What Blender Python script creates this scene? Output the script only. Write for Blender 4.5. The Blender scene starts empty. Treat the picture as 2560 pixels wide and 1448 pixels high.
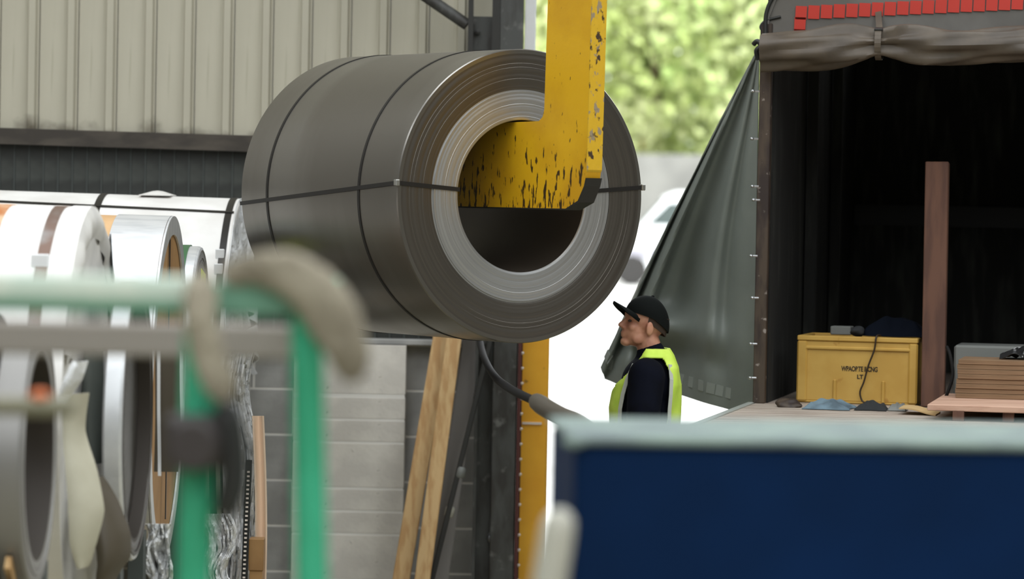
import bpy, bmesh, math, random
import numpy as np
from mathutils import Vector, Matrix, Euler
random.seed(7)
rng = np.random.default_rng(7)
R_ = math.radians

# ------------------------------------------------------------------ camera, world, exposure
CAMZ, F, W0, H0 = 2.3, 8500.0, 2560.0, 1448.0
HOR, ROLL = 505.0, R_(1.1)
pitch = math.atan((H0 / 2 - HOR) / F)
CM = Euler((math.pi / 2 - pitch, 0, 0)).to_matrix() @ Matrix.Rotation(ROLL, 3, 'Z')
scene = bpy.context.scene
cd = bpy.data.cameras.new('camera'); cam = bpy.data.objects.new('camera', cd)
scene.collection.objects.link(cam); scene.camera = cam
cd.sensor_width = 36.0; cd.lens = F / W0 * 36.0
cd.clip_start = 0.1; cd.clip_end = 500
cam.matrix_world = Matrix.Translation((0, 0, CAMZ)) @ CM.to_4x4()
cd.dof.use_dof = True; cd.dof.focus_distance = 15.3; cd.dof.aperture_fstop = 2.0

world = bpy.data.worlds.new('world'); scene.world = world; world.use_nodes = True
wn = world.node_tree.nodes
wn['Background'].inputs['Color'].default_value = (0.93, 0.97, 1.0, 1)
wn['Background'].inputs['Strength'].default_value = 4.4
vs = scene.view_settings
vs.view_transform = 'Standard'; vs.look = 'None'; vs.exposure = 0.0; vs.gamma = 1.0; vs.use_curve_mapping = False

# hall roof with open skylight strips; (x0, x1, y0, y1) of every strip
SKY = [(-7.2, -4.6, -14, 17.4), (-2.6, 0.0, -14, 17.4), (1.9, 4.5, -14, 17.4), (6.5, 9.1, -14, 17.4)]
HX0, HX1, HY0, HY1, HZ = -9.0, 11.0, -18.0, 18.9, 8.0
for (a, b, c, d) in SKY:
    ld = bpy.data.lights.new('skylight_portal', 'AREA'); ld.shape = 'RECTANGLE'
    ld.size = b - a; ld.size_y = d - c; ld.cycles.is_portal = True
    lo = bpy.data.objects.new('skylight_portal', ld); scene.collection.objects.link(lo)
    lo.location = ((a + b) / 2, (c + d) / 2, HZ + 0.1)

# ------------------------------------------------------------------ helpers
def pw(px, py, Y):
    d = CM @ Vector(((px - W0 / 2) / F, (H0 / 2 - py) / F, -1.0))
    return Vector((0, 0, CAMZ)) + d * (Y / d.y)

def S(r, g, b):
    f = lambda c: c / 12.92 if c <= 0.04045 else ((c + 0.055) / 1.055) ** 2.4
    return (f(r / 255), f(g / 255), f(b / 255), 1)

class MB:
    def __init__(s): s.v = []; s.f = []
    def add(s, vs_, fs):
        n = len(s.v); s.v += [Vector(p) for p in vs_]; s.f += [tuple(i + n for i in q) for q in fs]; return s
    def box(s, x0, x1, y0, y1, z0, z1, ch=0.0, M=None):
        if ch <= 0:
            vs_ = [(x, y, z) for z in (z0, z1) for y in (y0, y1) for x in (x0, x1)]
            fs = [(0, 2, 3, 1), (4, 5, 7, 6), (0, 1, 5, 4), (2, 6, 7, 3), (0, 4, 6, 2), (1, 3, 7, 5)]
        else:
            bm = bmesh.new(); bmesh.ops.create_cube(bm, size=1)
            for v in bm.verts:
                v.co = Vector(((x0 + x1) / 2 + v.co.x * (x1 - x0), (y0 + y1) / 2 + v.co.y * (y1 - y0), (z0 + z1) / 2 + v.co.z * (z1 - z0)))
            bmesh.ops.bevel(bm, geom=bm.edges[:], offset=ch, segments=1, affect='EDGES')
            bm.verts.index_update(); vs_ = [v.co.copy() for v in bm.verts]; fs = [tuple(v.index for v in f.verts) for f in bm.faces]; bm.free()
        if M: vs_ = [M @ Vector(p) for p in vs_]
        return s.add(vs_, fs)
    def beam(s, p0, p1, w, d, ref=(0, 1, 0), ch=0.0):
        p0 = Vector(p0); p1 = Vector(p1); a = (p1 - p0); L = a.length; a.normalize()
        b = Vector(ref); b = (b - a * b.dot(a)).normalized(); c = a.cross(b)
        M = Matrix((c, b, a)).transposed().to_4x4(); M.translation = p0
        return s.box(-w / 2, w / 2, -d / 2, d / 2, 0, L, ch, M)
    def tube(s, pts, r, n=10, cap=True, flat=1.0, ref=None):
        pts = [Vector(p) for p in pts]; m = len(pts)
        rs = r if isinstance(r, (list, tuple)) else [r] * m
        vs_ = []; prev = Vector(ref) if ref else Vector((0.31, 0.57, 0.76))
        for i, p in enumerate(pts):
            t = (pts[min(i + 1, m - 1)] - pts[max(i - 1, 0)]).normalized()
            b = prev - t * prev.dot(t)
            if b.length < 1e-4: b = t.orthogonal()
            b.normalize(); prev = b; c = t.cross(b)
            for k in range(n):
                q = 2 * math.pi * k / n
                vs_.append(p + b * (math.cos(q) * rs[i] * flat) + c * (math.sin(q) * rs[i]))
        fs = [(i * n + k, i * n + (k + 1) % n, (i + 1) * n + (k + 1) % n, (i + 1) * n + k) for i in range(m - 1) for k in range(n)]
        if cap: fs += [tuple(range(n))[::-1], tuple(range((m - 1) * n, m * n))]
        return s.add(vs_, fs)
    def ellipsoid(s, c, r, rot=None, nu=20, nv=12):
        M = Euler(rot).to_matrix() if rot else Matrix.Identity(3); c = Vector(c); vs_ = []; fs = []
        for j in range(1, nv):
            t = math.pi * j / nv
            for i in range(nu):
                p = 2 * math.pi * i / nu
                vs_.append(c + M @ Vector((r[0] * math.sin(t) * math.cos(p), r[1] * math.sin(t) * math.sin(p), r[2] * math.cos(t))))
        vs_ += [c + M @ Vector((0, 0, r[2])), c + M @ Vector((0, 0, -r[2]))]; a = len(vs_) - 2
        for j in range(nv - 2):
            for i in range(nu): fs.append((j * nu + i, (j + 1) * nu + i, (j + 1) * nu + (i + 1) % nu, j * nu + (i + 1) % nu))
        for i in range(nu):
            fs.append((a, i, (i + 1) % nu)); fs.append((a + 1, (nv - 2) * nu + (i + 1) % nu, (nv - 2) * nu + i))
        return s.add(vs_, fs)
    def limb(s, pr, n=16):
        for (p, r) in pr: s.ellipsoid(p, (r, r, r), nu=n, nv=10)
        for (a, b) in zip(pr[:-1], pr[1:]): s.tube([a[0], b[0]], [a[1], b[1]], n)
        return s
    def prism(s, pts2, fn, h0, h1):
        n = len(pts2); vs_ = [fn(p, h0) for p in pts2] + [fn(p, h1) for p in pts2]
        fs = [(i, (i + 1) % n, n + (i + 1) % n, n + i) for i in range(n)] + [tuple(range(n))[::-1], tuple(range(n, 2 * n))]
        return s.add(vs_, fs)
    def lathe(s, prof, seg=96, closed=True):
        n = len(prof); vs_ = []
        for i in range(seg):
            q = 2 * math.pi * i / seg
            vs_ += [(r * math.cos(q), r * math.sin(q), z) for (r, z) in prof]
        m = n if closed else n - 1
        fs = [(i * n + k, ((i + 1) % seg) * n + k, ((i + 1) % seg) * n + (k + 1) % n, i * n + (k + 1) % n) for i in range(seg) for k in range(m)]
        return s.add(vs_, fs)
    def grid(s, fn, nu, nv, thick=0.0):
        P = [[Vector(fn(i / nu, j / nv)) for i in range(nu + 1)] for j in range(nv + 1)]
        w = nu + 1; vs_ = [p for row in P for p in row]
        q = [(j * w + i, j * w + i + 1, (j + 1) * w + i + 1, (j + 1) * w + i) for j in range(nv) for i in range(nu)]
        if thick <= 0: return s.add(vs_, q)
        N = []
        for j in range(nv + 1):
            for i in range(nu + 1):
                a = P[j][min(i + 1, nu)] - P[j][max(i - 1, 0)]; b = P[min(j + 1, nv)][i] - P[max(j - 1, 0)][i]
                c = a.cross(b); N.append(c.normalized() if c.length > 1e-9 else Vector((0, -1, 0)))
        o = len(vs_); vs2 = [p - nn * thick for p, nn in zip(vs_, N)]
        fs = q + [tuple(k + o for k in f[::-1]) for f in q]
        rim = [i for i in range(w)] + [j * w + nu for j in range(1, nv + 1)] + [nv * w + i for i in range(nu - 1, -1, -1)] + [j * w for j in range(nv - 1, 0, -1)]
        fs += [(rim[k], rim[(k + 1) % len(rim)] , rim[(k + 1) % len(rim)] + o, rim[k] + o) for k in range(len(rim))]
        return s.add(vs_ + vs2, fs)

def mesh_of(mb, name, org=(0, 0, 0), smooth=None):
    o = Vector(org); me = bpy.data.meshes.new(name)
    me.from_pydata([tuple(p - o) for p in mb.v], [], mb.f); me.update()
    bm = bmesh.new(); bm.from_mesh(me); bmesh.ops.recalc_face_normals(bm, faces=bm.faces); bm.to_mesh(me); bm.free()
    if smooth is not None:
        me.shade_smooth(); me.set_sharp_from_angle(angle=R_(smooth))
    return me

def link(name, data, parent=None, loc=(0, 0, 0), m=None):
    o = bpy.data.objects.new(name, data); scene.collection.objects.link(o)
    if parent: o.parent = parent
    o.location = loc
    if m and data is not None and not data.materials: data.materials.append(m)
    return o

def WL(o):
    v = Vector(o.location)
    return v + WL(o.parent) if o.parent else v

def tag(o, label=None, cat=None, group=None, kind=None):
    if label: o['label'] = label
    if cat: o['category'] = cat
    if group: o['group'] = group
    if kind: o['kind'] = kind
    return o

def empty(name, loc, label, cat, group=None, kind=None):
    o = bpy.data.objects.new(name, None); scene.collection.objects.link(o); o.location = loc; o.empty_display_size = 0.1
    return tag(o, label, cat, group, kind)

def build(name, mb, m, parent=None, smooth=None, label=None, cat=None, group=None, kind=None):
    """vertices in world space; one mesh object, its origin at the base of the thing (or of the parent)"""
    if parent: org = WL(parent)
    else:
        xs = [p.x for p in mb.v]; ys = [p.y for p in mb.v]; zs = [p.z for p in mb.v]
        org = Vector(((min(xs) + max(xs)) / 2, (min(ys) + max(ys)) / 2, min(zs)))
    me = mesh_of(mb, name, org, smooth)
    o = link(name, me, parent, (0, 0, 0) if parent else org, m)
    return tag(o, label, cat, group, kind)

def turned(name, prof, m, parent, center, axis, seg=96, closed=True, smooth=30):
    me = mesh_of(MB().lathe(prof, seg, closed), name, (0, 0, 0), smooth)
    o = link(name, me, parent, Vector(center) - (WL(parent) if parent else Vector((0, 0, 0))), m)
    o.rotation_mode = 'QUATERNION'; o.rotation_quaternion = Vector(axis).to_track_quat('Z', 'Y')
    return o

def fuse(mb, voxel, smooth_it=4):
    me = bpy.data.meshes.new('tmp'); me.from_pydata([tuple(p) for p in mb.v], [], mb.f); me.update()
    bm = bmesh.new(); bm.from_mesh(me); bmesh.ops.recalc_face_normals(bm, faces=bm.faces); bm.to_mesh(me); bm.free()
    o = bpy.data.objects.new('tmp', me); scene.collection.objects.link(o)
    r = o.modifiers.new('r', 'REMESH'); r.mode = 'VOXEL'; r.voxel_size = voxel
    if smooth_it:
        k = o.modifiers.new('s', 'SMOOTH'); k.factor = 0.5; k.iterations = smooth_it
    dg = bpy.context.evaluated_depsgraph_get()
    out = bpy.data.meshes.new_from_object(o.evaluated_get(dg)); bpy.data.objects.remove(o); bpy.data.meshes.remove(me)
    out.shade_smooth(); return out

# ------------------------------------------------------------------ materials
def mat(name, col, rough=0.6, metal=0.0, col2=None, scale=5.0, stretch=(1, 1, 1), lo=0.42, hi=0.6, bump=0.0, bscale=None, detail=5.0,
        rings=False, col3=None, scale3=30.0, stretch3=(1, 1, 1), lo3=0.62, hi3=0.68, spec=0.5, aniso=0.0, rough2=None, trans=0.0):
    m = bpy.data.materials.new(name); m.use_nodes = True; t = m.node_tree; n = t.nodes; p = n['Principled BSDF']
    p.inputs['Base Color'].default_value = col; p.inputs['Roughness'].default_value = rough; p.inputs['Metallic'].default_value = metal
    p.inputs['Specular IOR Level'].default_value = spec
    tc = n.new('ShaderNodeTexCoord')
    def noise(sc, st, dt):
        mp = n.new('ShaderNodeMapping'); mp.inputs['Scale'].default_value = st
        t.links.new(tc.outputs['Object'], mp.inputs['Vector'])
        x = n.new('ShaderNodeTexNoise'); x.inputs['Scale'].default_value = sc; x.inputs['Detail'].default_value = dt
        if rings:
            sx = n.new('ShaderNodeSeparateXYZ'); t.links.new(tc.outputs['Object'], sx.inputs[0])
            a = n.new('ShaderNodeMath'); a.operation = 'POWER'; a.inputs[1].default_value = 2; t.links.new(sx.outputs[0], a.inputs[0])
            b = n.new('ShaderNodeMath'); b.operation = 'POWER'; b.inputs[1].default_value = 2; t.links.new(sx.outputs[1], b.inputs[0])
            c = n.new('ShaderNodeMath'); c.operation = 'ADD'; t.links.new(a.outputs[0], c.inputs[0]); t.links.new(b.outputs[0], c.inputs[1])
            d = n.new('ShaderNodeMath'); d.operation = 'SQRT'; t.links.new(c.outputs[0], d.inputs[0])
            cb = n.new('ShaderNodeCombineXYZ'); t.links.new(d.outputs[0], cb.inputs[0])
            t.links.new(cb.outputs[0], x.inputs['Vector'])
        else:
            t.links.new(mp.outputs[0], x.inputs['Vector'])
        return x
    def ramp(x, a, b):
        r = n.new('ShaderNodeMapRange'); r.inputs['From Min'].default_value = a; r.inputs['From Max'].default_value = b
        t.links.new(x.outputs['Fac'], r.inputs['Value']); return r
    cur = None
    if col2 is not None:
        x = noise(scale, stretch, detail); r = ramp(x, lo, hi)
        mx = n.new('ShaderNodeMix'); mx.data_type = 'RGBA'; mx.inputs['A'].default_value = col; mx.inputs['B'].default_value = col2
        t.links.new(r.outputs[0], mx.inputs['Factor']); cur = mx.outputs['Result']
        if rough2 is not None:
            rr = n.new('ShaderNodeMapRange'); rr.inputs['To Min'].default_value = rough; rr.inputs['To Max'].default_value = rough2
            t.links.new(r.outputs[0], rr.inputs['Value']); t.links.new(rr.outputs[0], p.inputs['Roughness'])
    if col3 is not None:
        x = noise(scale3, stretch3, 6.0); r = ramp(x, lo3, hi3)
        mx = n.new('ShaderNodeMix'); mx.data_type = 'RGBA'; mx.inputs['B'].default_value = col3
        if cur: t.links.new(cur, mx.inputs['A'])
        else: mx.inputs['A'].default_value = col
        t.links.new(r.outputs[0], mx.inputs['Factor']); cur = mx.outputs['Result']
    if cur: t.links.new(cur, p.inputs['Base Color'])
    if bump > 0:
        x = noise(bscale or scale, stretch, 4.0); b = n.new('ShaderNodeBump'); b.inputs['Strength'].default_value = 1.0; b.inputs['Distance'].default_value = bump
        t.links.new(x.outputs['Fac'], b.inputs['Height']); t.links.new(b.outputs[0], p.inputs['Normal'])
    return m

M = {}
M['concrete'] = mat('concrete_floor', S(158, 152, 130), 0.8, col2=S(136, 130, 108), scale=1.5)
M['yard'] = mat('yard_concrete', S(205, 203, 198), 0.9, col2=S(188, 186, 180), scale=0.6)
M['roof'] = mat('roof_sheet', S(150, 150, 148), 0.8)
M['hallwall'] = mat('hall_wall', S(108, 106, 98), 0.8, col2=S(95, 93, 86), scale=0.7)
M['clad'] = mat('cream_cladding', S(180, 175, 157), 0.62, col2=S(173, 168, 150), scale=2.2, stretch=(3, 3, 0.35), col3=S(136, 131, 108), scale3=4, stretch3=(6, 6, 0.2), lo3=0.66, hi3=0.95)
def grime(m, col, h, k, st=(1, 1, 1), lo=0.33, hi=0.6):
    t = m.node_tree; n = t.nodes; p = n['Principled BSDF']; tc = n.new('ShaderNodeTexCoord'); sx = n.new('ShaderNodeSeparateXYZ')
    geo = n.new('ShaderNodeNewGeometry'); x = n.new('ShaderNodeTexNoise'); x.inputs['Scale'].default_value = k; x.inputs['Detail'].default_value = 5
    mp = n.new('ShaderNodeMapping'); mp.inputs['Scale'].default_value = st; t.links.new(geo.outputs['Position'], mp.inputs['Vector']); t.links.new(mp.outputs[0], x.inputs['Vector']); t.links.new(tc.outputs['Object'], sx.inputs[0])
    a = n.new('ShaderNodeMath'); a.operation = 'MULTIPLY'; a.inputs[1].default_value = 1.0 / h; t.links.new(sx.outputs[2], a.inputs[0])
    b = n.new('ShaderNodeMath'); b.operation = 'SUBTRACT'; t.links.new(x.outputs['Fac'], b.inputs[0]); t.links.new(a.outputs[0], b.inputs[1])
    r = n.new('ShaderNodeMapRange'); r.inputs['From Min'].default_value = lo; r.inputs['From Max'].default_value = hi; t.links.new(b.outputs[0], r.inputs['Value'])
    old = p.inputs['Base Color'].links[0].from_socket; mx = n.new('ShaderNodeMix'); mx.data_type = 'RGBA'; mx.inputs['B'].default_value = col
    t.links.new(r.outputs[0], mx.inputs['Factor']); t.links.new(old, mx.inputs['A']); t.links.new(mx.outputs['Result'], p.inputs['Base Color'])
grime(M['clad'], S(84, 76, 60), 0.35, 5.0)
M['flash'] = mat('brown_flashing', S(74, 67, 58), 0.7, col2=S(54, 48, 41), scale=4, stretch=(1, 1, 3))
M['darksheet'] = mat('dark_sheeting', S(40, 42, 38), 0.6, col2=S(62, 65, 60), scale=1.6, stretch=(1, 1, 2.5), lo=0.5, hi=0.62)
M['darkjoint'] = mat('dark_joint', S(64, 69, 66), 0.6)
M['block'] = mat('painted_block', S(226, 221, 211), 0.75, col2=S(212, 207, 198), scale=6, bump=0.0012, bscale=40, col3=S(150, 144, 132), scale3=18, lo3=0.66, hi3=0.76)
M['block2'] = mat('painted_block_grey', S(172, 171, 167), 0.8, col2=S(156, 155, 151), scale=5, bump=0.0012, bscale=40)
M['mortar'] = mat('mortar', S(232, 229, 222), 0.9)
M['panel'] = mat('panel_grey', S(118, 114, 110), 0.7)
M['steelcol'] = mat('dark_column_paint', S(66, 67, 64), 0.55, col2=S(46, 44, 40), scale=7, stretch=(2, 2, 0.6), col3=S(100, 100, 96), scale3=14, lo3=0.6, hi3=0.75)
M['blacksteel'] = mat('black_steel', S(34, 33, 29), 0.55)
M['whitetrim'] = mat('white_trim', S(225, 226, 226), 0.5)
M['bolt'] = mat('zinc_bolt', S(190, 192, 194), 0.3, 1.0)
M['yellowguard'] = mat('amber_guard_paint', S(255, 190, 52), 0.5, col2=S(244, 176, 42), scale=3, col3=S(120, 84, 40), scale3=12, lo3=0.68, hi3=0.75)
M['rail'] = mat('red_brown_rail', S(80, 38, 32), 0.6)
M['stud'] = mat('white_stud', S(238, 226, 214), 0.5)
M['wood'] = mat('pale_timber', S(206, 172, 122), 0.7, col2=S(186, 146, 96), scale=5, stretch=(6, 6, 0.6), col3=S(112, 78, 44), scale3=5, lo3=0.66, hi3=0.75)
M['oldwood'] = mat('brown_beam_wood', S(98, 66, 50), 0.75, col2=S(80, 52, 40), scale=4, stretch=(5, 5, 0.5))
M['ply'] = mat('plywood', S(134, 106, 78), 0.75, col2=S(116, 90, 64), scale=4, stretch=(1, 1, 20))
M['pinkwood'] = mat('pinkish_board', S(196, 160, 138), 0.75, col2=S(178, 140, 118), scale=5, stretch=(0.7, 5, 5))
# steel of the hanging coil
M['coilside'] = mat('coil_strip_steel', S(138, 135, 130), 0.30, 0.9, col2=S(126, 122, 116), scale=1.2, stretch=(0.4, 0.4, 2), rough2=0.33)
M['coilouter'] = mat('coil_edge_dark', S(110, 105, 98), 0.36, 0.82, col2=S(100, 95, 89), scale=30, rings=True, detail=6, lo=0.35, hi=0.7, bump=0.0006, bscale=140, col3=S(128, 124, 118), scale3=80, lo3=0.68, hi3=0.76)
M['coilinner'] = mat('coil_edge_light', S(182, 182, 181), 0.36, 0.72, col2=S(168, 168, 167), scale=50, rings=True, detail=6, lo=0.35, hi=0.7, bump=0.0006, bscale=140)
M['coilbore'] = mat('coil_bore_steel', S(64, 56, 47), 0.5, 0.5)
M['strap'] = mat('black_steel_strap', S(36, 34, 32), 0.45, 0.3)
M['seal'] = mat('strap_seal', S(180, 180, 176), 0.35, 0.9)
M['hook'] = mat('yellow_hook_paint', S(218, 168, 16), 0.5, col2=S(200, 148, 10), scale=2.2, col3=S(70, 50, 16), scale3=34, stretch3=(1.6, 1.6, 0.6), lo3=0.70, hi3=0.73, bump=0.0012, bscale=25)
grime(M['hook'], S(60, 42, 14), 3.2, 26, (1.8, 1.8, 0.5), 0.545, 0.585)
M['hookedge'] = mat('worn_hook_edge', S(212, 168, 30), 0.55, col2=S(150, 134, 108), scale=22, stretch=(1.5, 1.5, 0.8), lo=0.57, hi=0.62, col3=S(66, 48, 28), scale3=34, stretch3=(1, 1, 0.7), lo3=0.59, hi3=0.64, bump=0.002, bscale=30)
M['rubber'] = mat('black_rubber', S(26, 25, 25), 0.75, spec=0.2)
M['gland'] = mat('bronze_grey_sleeve', S(92, 86, 76), 0.45, 0.4)
# left coils
M['whitewrap'] = mat('white_paper_wrap', S(236, 234, 230), 0.6, col2=S(222, 219, 214), scale=3, bump=0.004, bscale=6)
M['greywrap'] = mat('grey_paper_wrap', S(214, 212, 207), 0.7, col2=S(194, 192, 188), scale=4, bump=0.006, bscale=7)
M['kraft'] = mat('kraft_paper', S(206, 168, 122), 0.75, col2=S(190, 150, 104), scale=3)
M['kraftdark'] = mat('kraft_paper_brown', S(172, 132, 84), 0.75, col2=S(152, 114, 70), scale=3)
M['galv'] = mat('galvanised_edge', S(222, 223, 224), 0.4, 0.5, col2=S(204, 206, 208), scale=5, stretch=(5, 1, 1))
M['rust'] = mat('rust_stained_wrap', S(224, 200, 168), 0.7, col2=S(176, 110, 56), scale=5, lo=0.45, hi=0.65)
M['bandbrown'] = mat('brown_steel_band', S(116, 92, 80), 0.45, 0.5, col2=S(140, 134, 130), scale=6)
M['greencoat'] = mat('green_coated_strip', S(66, 112, 74), 0.45, 0.3)
M['lime'] = mat('lime_label', S(214, 228, 60), 0.6)
M['darkedge'] = mat('dark_coil_edge', S(88, 84, 80), 0.45, 0.7, col2=S(64, 61, 58), scale=60, rings=True, detail=6, bump=0.001, bscale=120)
M['greyedge'] = mat('grey_coil_edge', S(150, 148, 145), 0.45, 0.6, col2=S(130, 128, 125), scale=60, rings=True, detail=6, bump=0.001, bscale=120)
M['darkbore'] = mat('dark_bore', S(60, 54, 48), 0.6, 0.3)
M['film'] = mat('crumpled_white_film', S(232, 233, 232), 0.3, 0.0, col2=S(205, 206, 206), scale=5, bump=0.03, bscale=14)
M['beige'] = mat('beige_sheet', S(190, 186, 166), 0.6, col2=S(176, 171, 150), scale=3)
M['darkbrown'] = mat('dark_brown_sheet', S(74, 66, 52), 0.55)
M['cradle'] = mat('cradle_steel', S(70, 76, 74), 0.6)
# foreground
M['green'] = mat('green_machine_paint', S(58, 172, 132), 0.45, col2=S(48, 156, 116), scale=4)
M['railgreen'] = mat('faded_green_paint', S(104, 150, 126), 0.6, col2=S(84, 128, 106), scale=4)
M['dustgreen'] = mat('dusty_green_paint', S(222, 226, 212), 0.7, col2=S(196, 212, 198), scale=3, stretch=(2, 1, 1))
M['shadowbar'] = mat('grey_brown_shadow', S(138, 131, 123), 0.7)
M['rag'] = mat('beige_rag', S(154, 146, 128), 0.95, col2=S(128, 120, 104), scale=9, bump=0.01, bscale=14)
M['knob'] = mat('black_plastic', S(54, 48, 47), 0.5)
M['blackhandle'] = mat('black_handle', S(32, 33, 31), 0.5)
M['olive'] = mat('olive_pipe', S(128, 124, 104), 0.6)
M['red'] = mat('red_paint', S(190, 40, 36), 0.5)
M['blue'] = mat('blue_steel_paint', S(3, 34, 72), 0.6, col2=S(2, 30, 64), scale=2, spec=0.1)
M['palerim'] = mat('worn_pale_rim', S(122, 138, 130), 0.8, col2=S(100, 112, 112), scale=6)
M['palepost'] = mat('pale_grey_post', S(180, 178, 166), 0.7, col2=S(160, 158, 146), scale=6)
# truck
M['canvas'] = mat('grey_canvas', S(106, 103, 98), 0.6, col2=S(92, 89, 84), scale=3)
M['rollcanvas'] = mat('brown_grey_canvas', S(86, 76, 64), 0.5, col2=S(70, 61, 51), scale=5, bump=0.004, bscale=9)
M['curtain'] = mat('grey_green_curtain', S(120, 126, 120), 0.45, col2=S(112, 118, 112), scale=3)
M['darkcanvas'] = mat('dark_inner_canvas', S(26, 26, 23), 0.9, col2=S(54, 56, 50), scale=3, stretch=(3, 3, 0.6), lo=0.52, hi=0.72)  # shade of the load space is deepened by this near-black colour
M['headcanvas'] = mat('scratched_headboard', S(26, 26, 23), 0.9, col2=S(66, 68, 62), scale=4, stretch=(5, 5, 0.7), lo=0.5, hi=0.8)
M['redtape'] = mat('red_reflective_tape', S(186, 48, 34), 0.4)
M['greytape'] = mat('grey_reflective_tape', S(138, 144, 138), 0.4)
M['rustpost'] = mat('rusty_post', S(72, 59, 47), 0.6, col2=S(44, 32, 27), scale=6, stretch=(3, 3, 0.7), col3=S(150, 140, 132), scale3=20, lo3=0.66, hi3=0.72)
M['deck'] = mat('deck_board', S(176, 164, 152), 0.75, col2=S(150, 136, 124), scale=4, stretch=(0.8, 6, 1))
M['deckedge'] = mat('deck_edge_metal', S(190, 196, 190), 0.4, 0.5)
M['chassis'] = mat('chassis_black', S(30, 30, 30), 0.6)
M['crate'] = mat('yellow_crate_plastic', S(196, 158, 78), 0.5, col2=S(186, 146, 66), scale=5, col3=S(150, 100, 30), scale3=12, lo3=0.68, hi3=0.78)
M['ink'] = mat('black_print', S(50, 38, 14), 0.7)
M['cable'] = mat('brown_black_cable', S(48, 34, 20), 0.5)
M['greybox'] = mat('grey_case', S(112, 114, 110), 0.5)
M['bluedark'] = mat('dark_blue_cloth', S(9, 14, 24), 0.9, spec=0.1)
M['ragblue'] = mat('blue_grey_rag', S(110, 132, 144), 0.9, col2=S(80, 96, 106), scale=8, bump=0.01, bscale=10)
M['ragblack'] = mat('black_rag', S(36, 38, 40), 0.9)
M['card'] = mat('cardboard_scrap', S(190, 160, 112), 0.85)
M['crumple'] = mat('black_white_film', S(40, 40, 40), 0.3, col2=S(200, 200, 200), scale=9, lo=0.52, hi=0.56)
# person
M['skin'] = mat('skin', S(206, 150, 122), 0.5, col2=S(186, 126, 102), scale=14)
M['cap'] = mat('black_cap', S(18, 21, 20), 0.9, spec=0.12)
M['navy'] = mat('navy_jumper', S(13, 16, 28), 0.9, col2=S(10, 12, 21), scale=9, spec=0.12)
M['trouser'] = mat('dark_trousers', S(30, 32, 40), 0.85)
M['boot'] = mat('work_boot', S(46, 36, 28), 0.7)
M['vest'] = mat('hi_vis_lime', S(222, 250, 104), 0.6, col2=S(208, 242, 86), scale=8)
M['silver'] = mat('silver_reflective', S(196, 200, 190), 0.4)
M['hair'] = mat('short_brown_hair', S(58, 44, 34), 0.9)
M['eye'] = mat('eye', S(60, 50, 46), 0.3)
# outside
M['leaf'] = mat('leaf_light', S(184, 198, 122), 0.6, col2=S(208, 212, 160), scale=0.5, col3=S(214, 178, 92), scale3=0.6, lo3=0.66, hi3=0.72)
M['leafmid'] = mat('leaf_mid', S(166, 188, 112), 0.6, col2=S(196, 204, 146), scale=0.6)
M['leafdark'] = mat('leaf_deep', S(142, 168, 96), 0.6, col2=S(178, 190, 126), scale=0.6)
M['bark'] = mat('bark', S(100, 84, 66), 0.9)
M['stone'] = mat('yard_wall_stone', S(128, 127, 121), 0.9, col2=S(112, 111, 106), scale=0.8)
M['vanwhite'] = mat('white_van_paint', S(232, 234, 234), 0.25)
M['vanglass'] = mat('van_glass', S(70, 80, 78), 0.1)
M['vangrey'] = mat('van_bumper', S(150, 148, 156), 0.5)
M['tyre'] = mat('tyre', S(52, 50, 48), 0.9)

# ------------------------------------------------------------------ setting
def slab(name, x0, x1, y0, y1, z0, z1, m, label, cat):
    return build(name, MB().box(x0, x1, y0, y1, z0, z1), m, None, None, label, cat, None, 'structure')
slab('floor', HX0, HX1, HY0, HY1, -0.3, 0, M['concrete'], 'grey concrete floor of the steel hall', 'floor')
gr = MB()
def yardz(y): return max(0.0, min(0.5, (y - 24) * 0.01))
ys = [HY1, 24, 40, 74, 160]
gr.add([(x, y, z) for y in ys for x in (-60, 70) for z in (yardz(y), -0.4)],
       [(k * 4 + 0, k * 4 + 2, k * 4 + 6, k * 4 + 4) for k in range(4)] + [(k * 4 + 1, k * 4 + 5, k * 4 + 7, k * 4 + 3) for k in range(4)] + [(0, 1, 3, 2), (16, 18, 19, 17)] +
       [(k * 4, k * 4 + 4, k * 4 + 5, k * 4 + 1) for k in range(4)] + [(k * 4 + 2, k * 4 + 3, k * 4 + 7, k * 4 + 6) for k in range(4)])
build('ground', gr, M['yard'], None, None, 'bright pale yard outside the hall door', 'ground', None, 'structure')
slab('wall_left', HX0 - 0.2, HX0, HY0, HY1, 0, HZ, M['hallwall'], 'grey side wall of the hall beyond the coils', 'wall')
slab('wall_right', HX1, HX1 + 0.2, HY0, HY1, 0, HZ, M['hallwall'], 'grey side wall of the hall beyond the lorry', 'wall')
slab('wall_front', HX0, HX1, HY0 - 0.2, HY0, 0, HZ, M['hallwall'], 'grey end wall of the hall', 'wall')
ce = MB(); xs_ = [HX0] + [c for s in SKY for c in s[:2]] + [HX1]
for i in range(0, len(xs_), 2): ce.box(xs_[i], xs_[i + 1], HY0, HY1, HZ, HZ + 0.15)
for (a, b, c, d) in SKY:
    ce.box(a, b, HY0, c, HZ, HZ + 0.15); ce.box(a, b, d, HY1, HZ, HZ + 0.15)
build('ceiling', ce, M['roof'], None, None, 'sheet roof of the hall with skylight strips', 'ceiling', None, 'structure')

WY = 18.5
COLX = pw(1301, 505, 18.1).x
core = MB().box(HX0, COLX, WY, HY1, 0, HZ).box(COLX, 5.2, WY, HY1, 5.4, HZ).box(5.2, HX1, WY, HY1, 0, HZ)
wall = build('wall_back', core, M['mortar'], None, None, 'back wall of cream ribbed cladding above painted blockwork', 'wall', None, 'structure')
wl = WL(wall)
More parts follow.
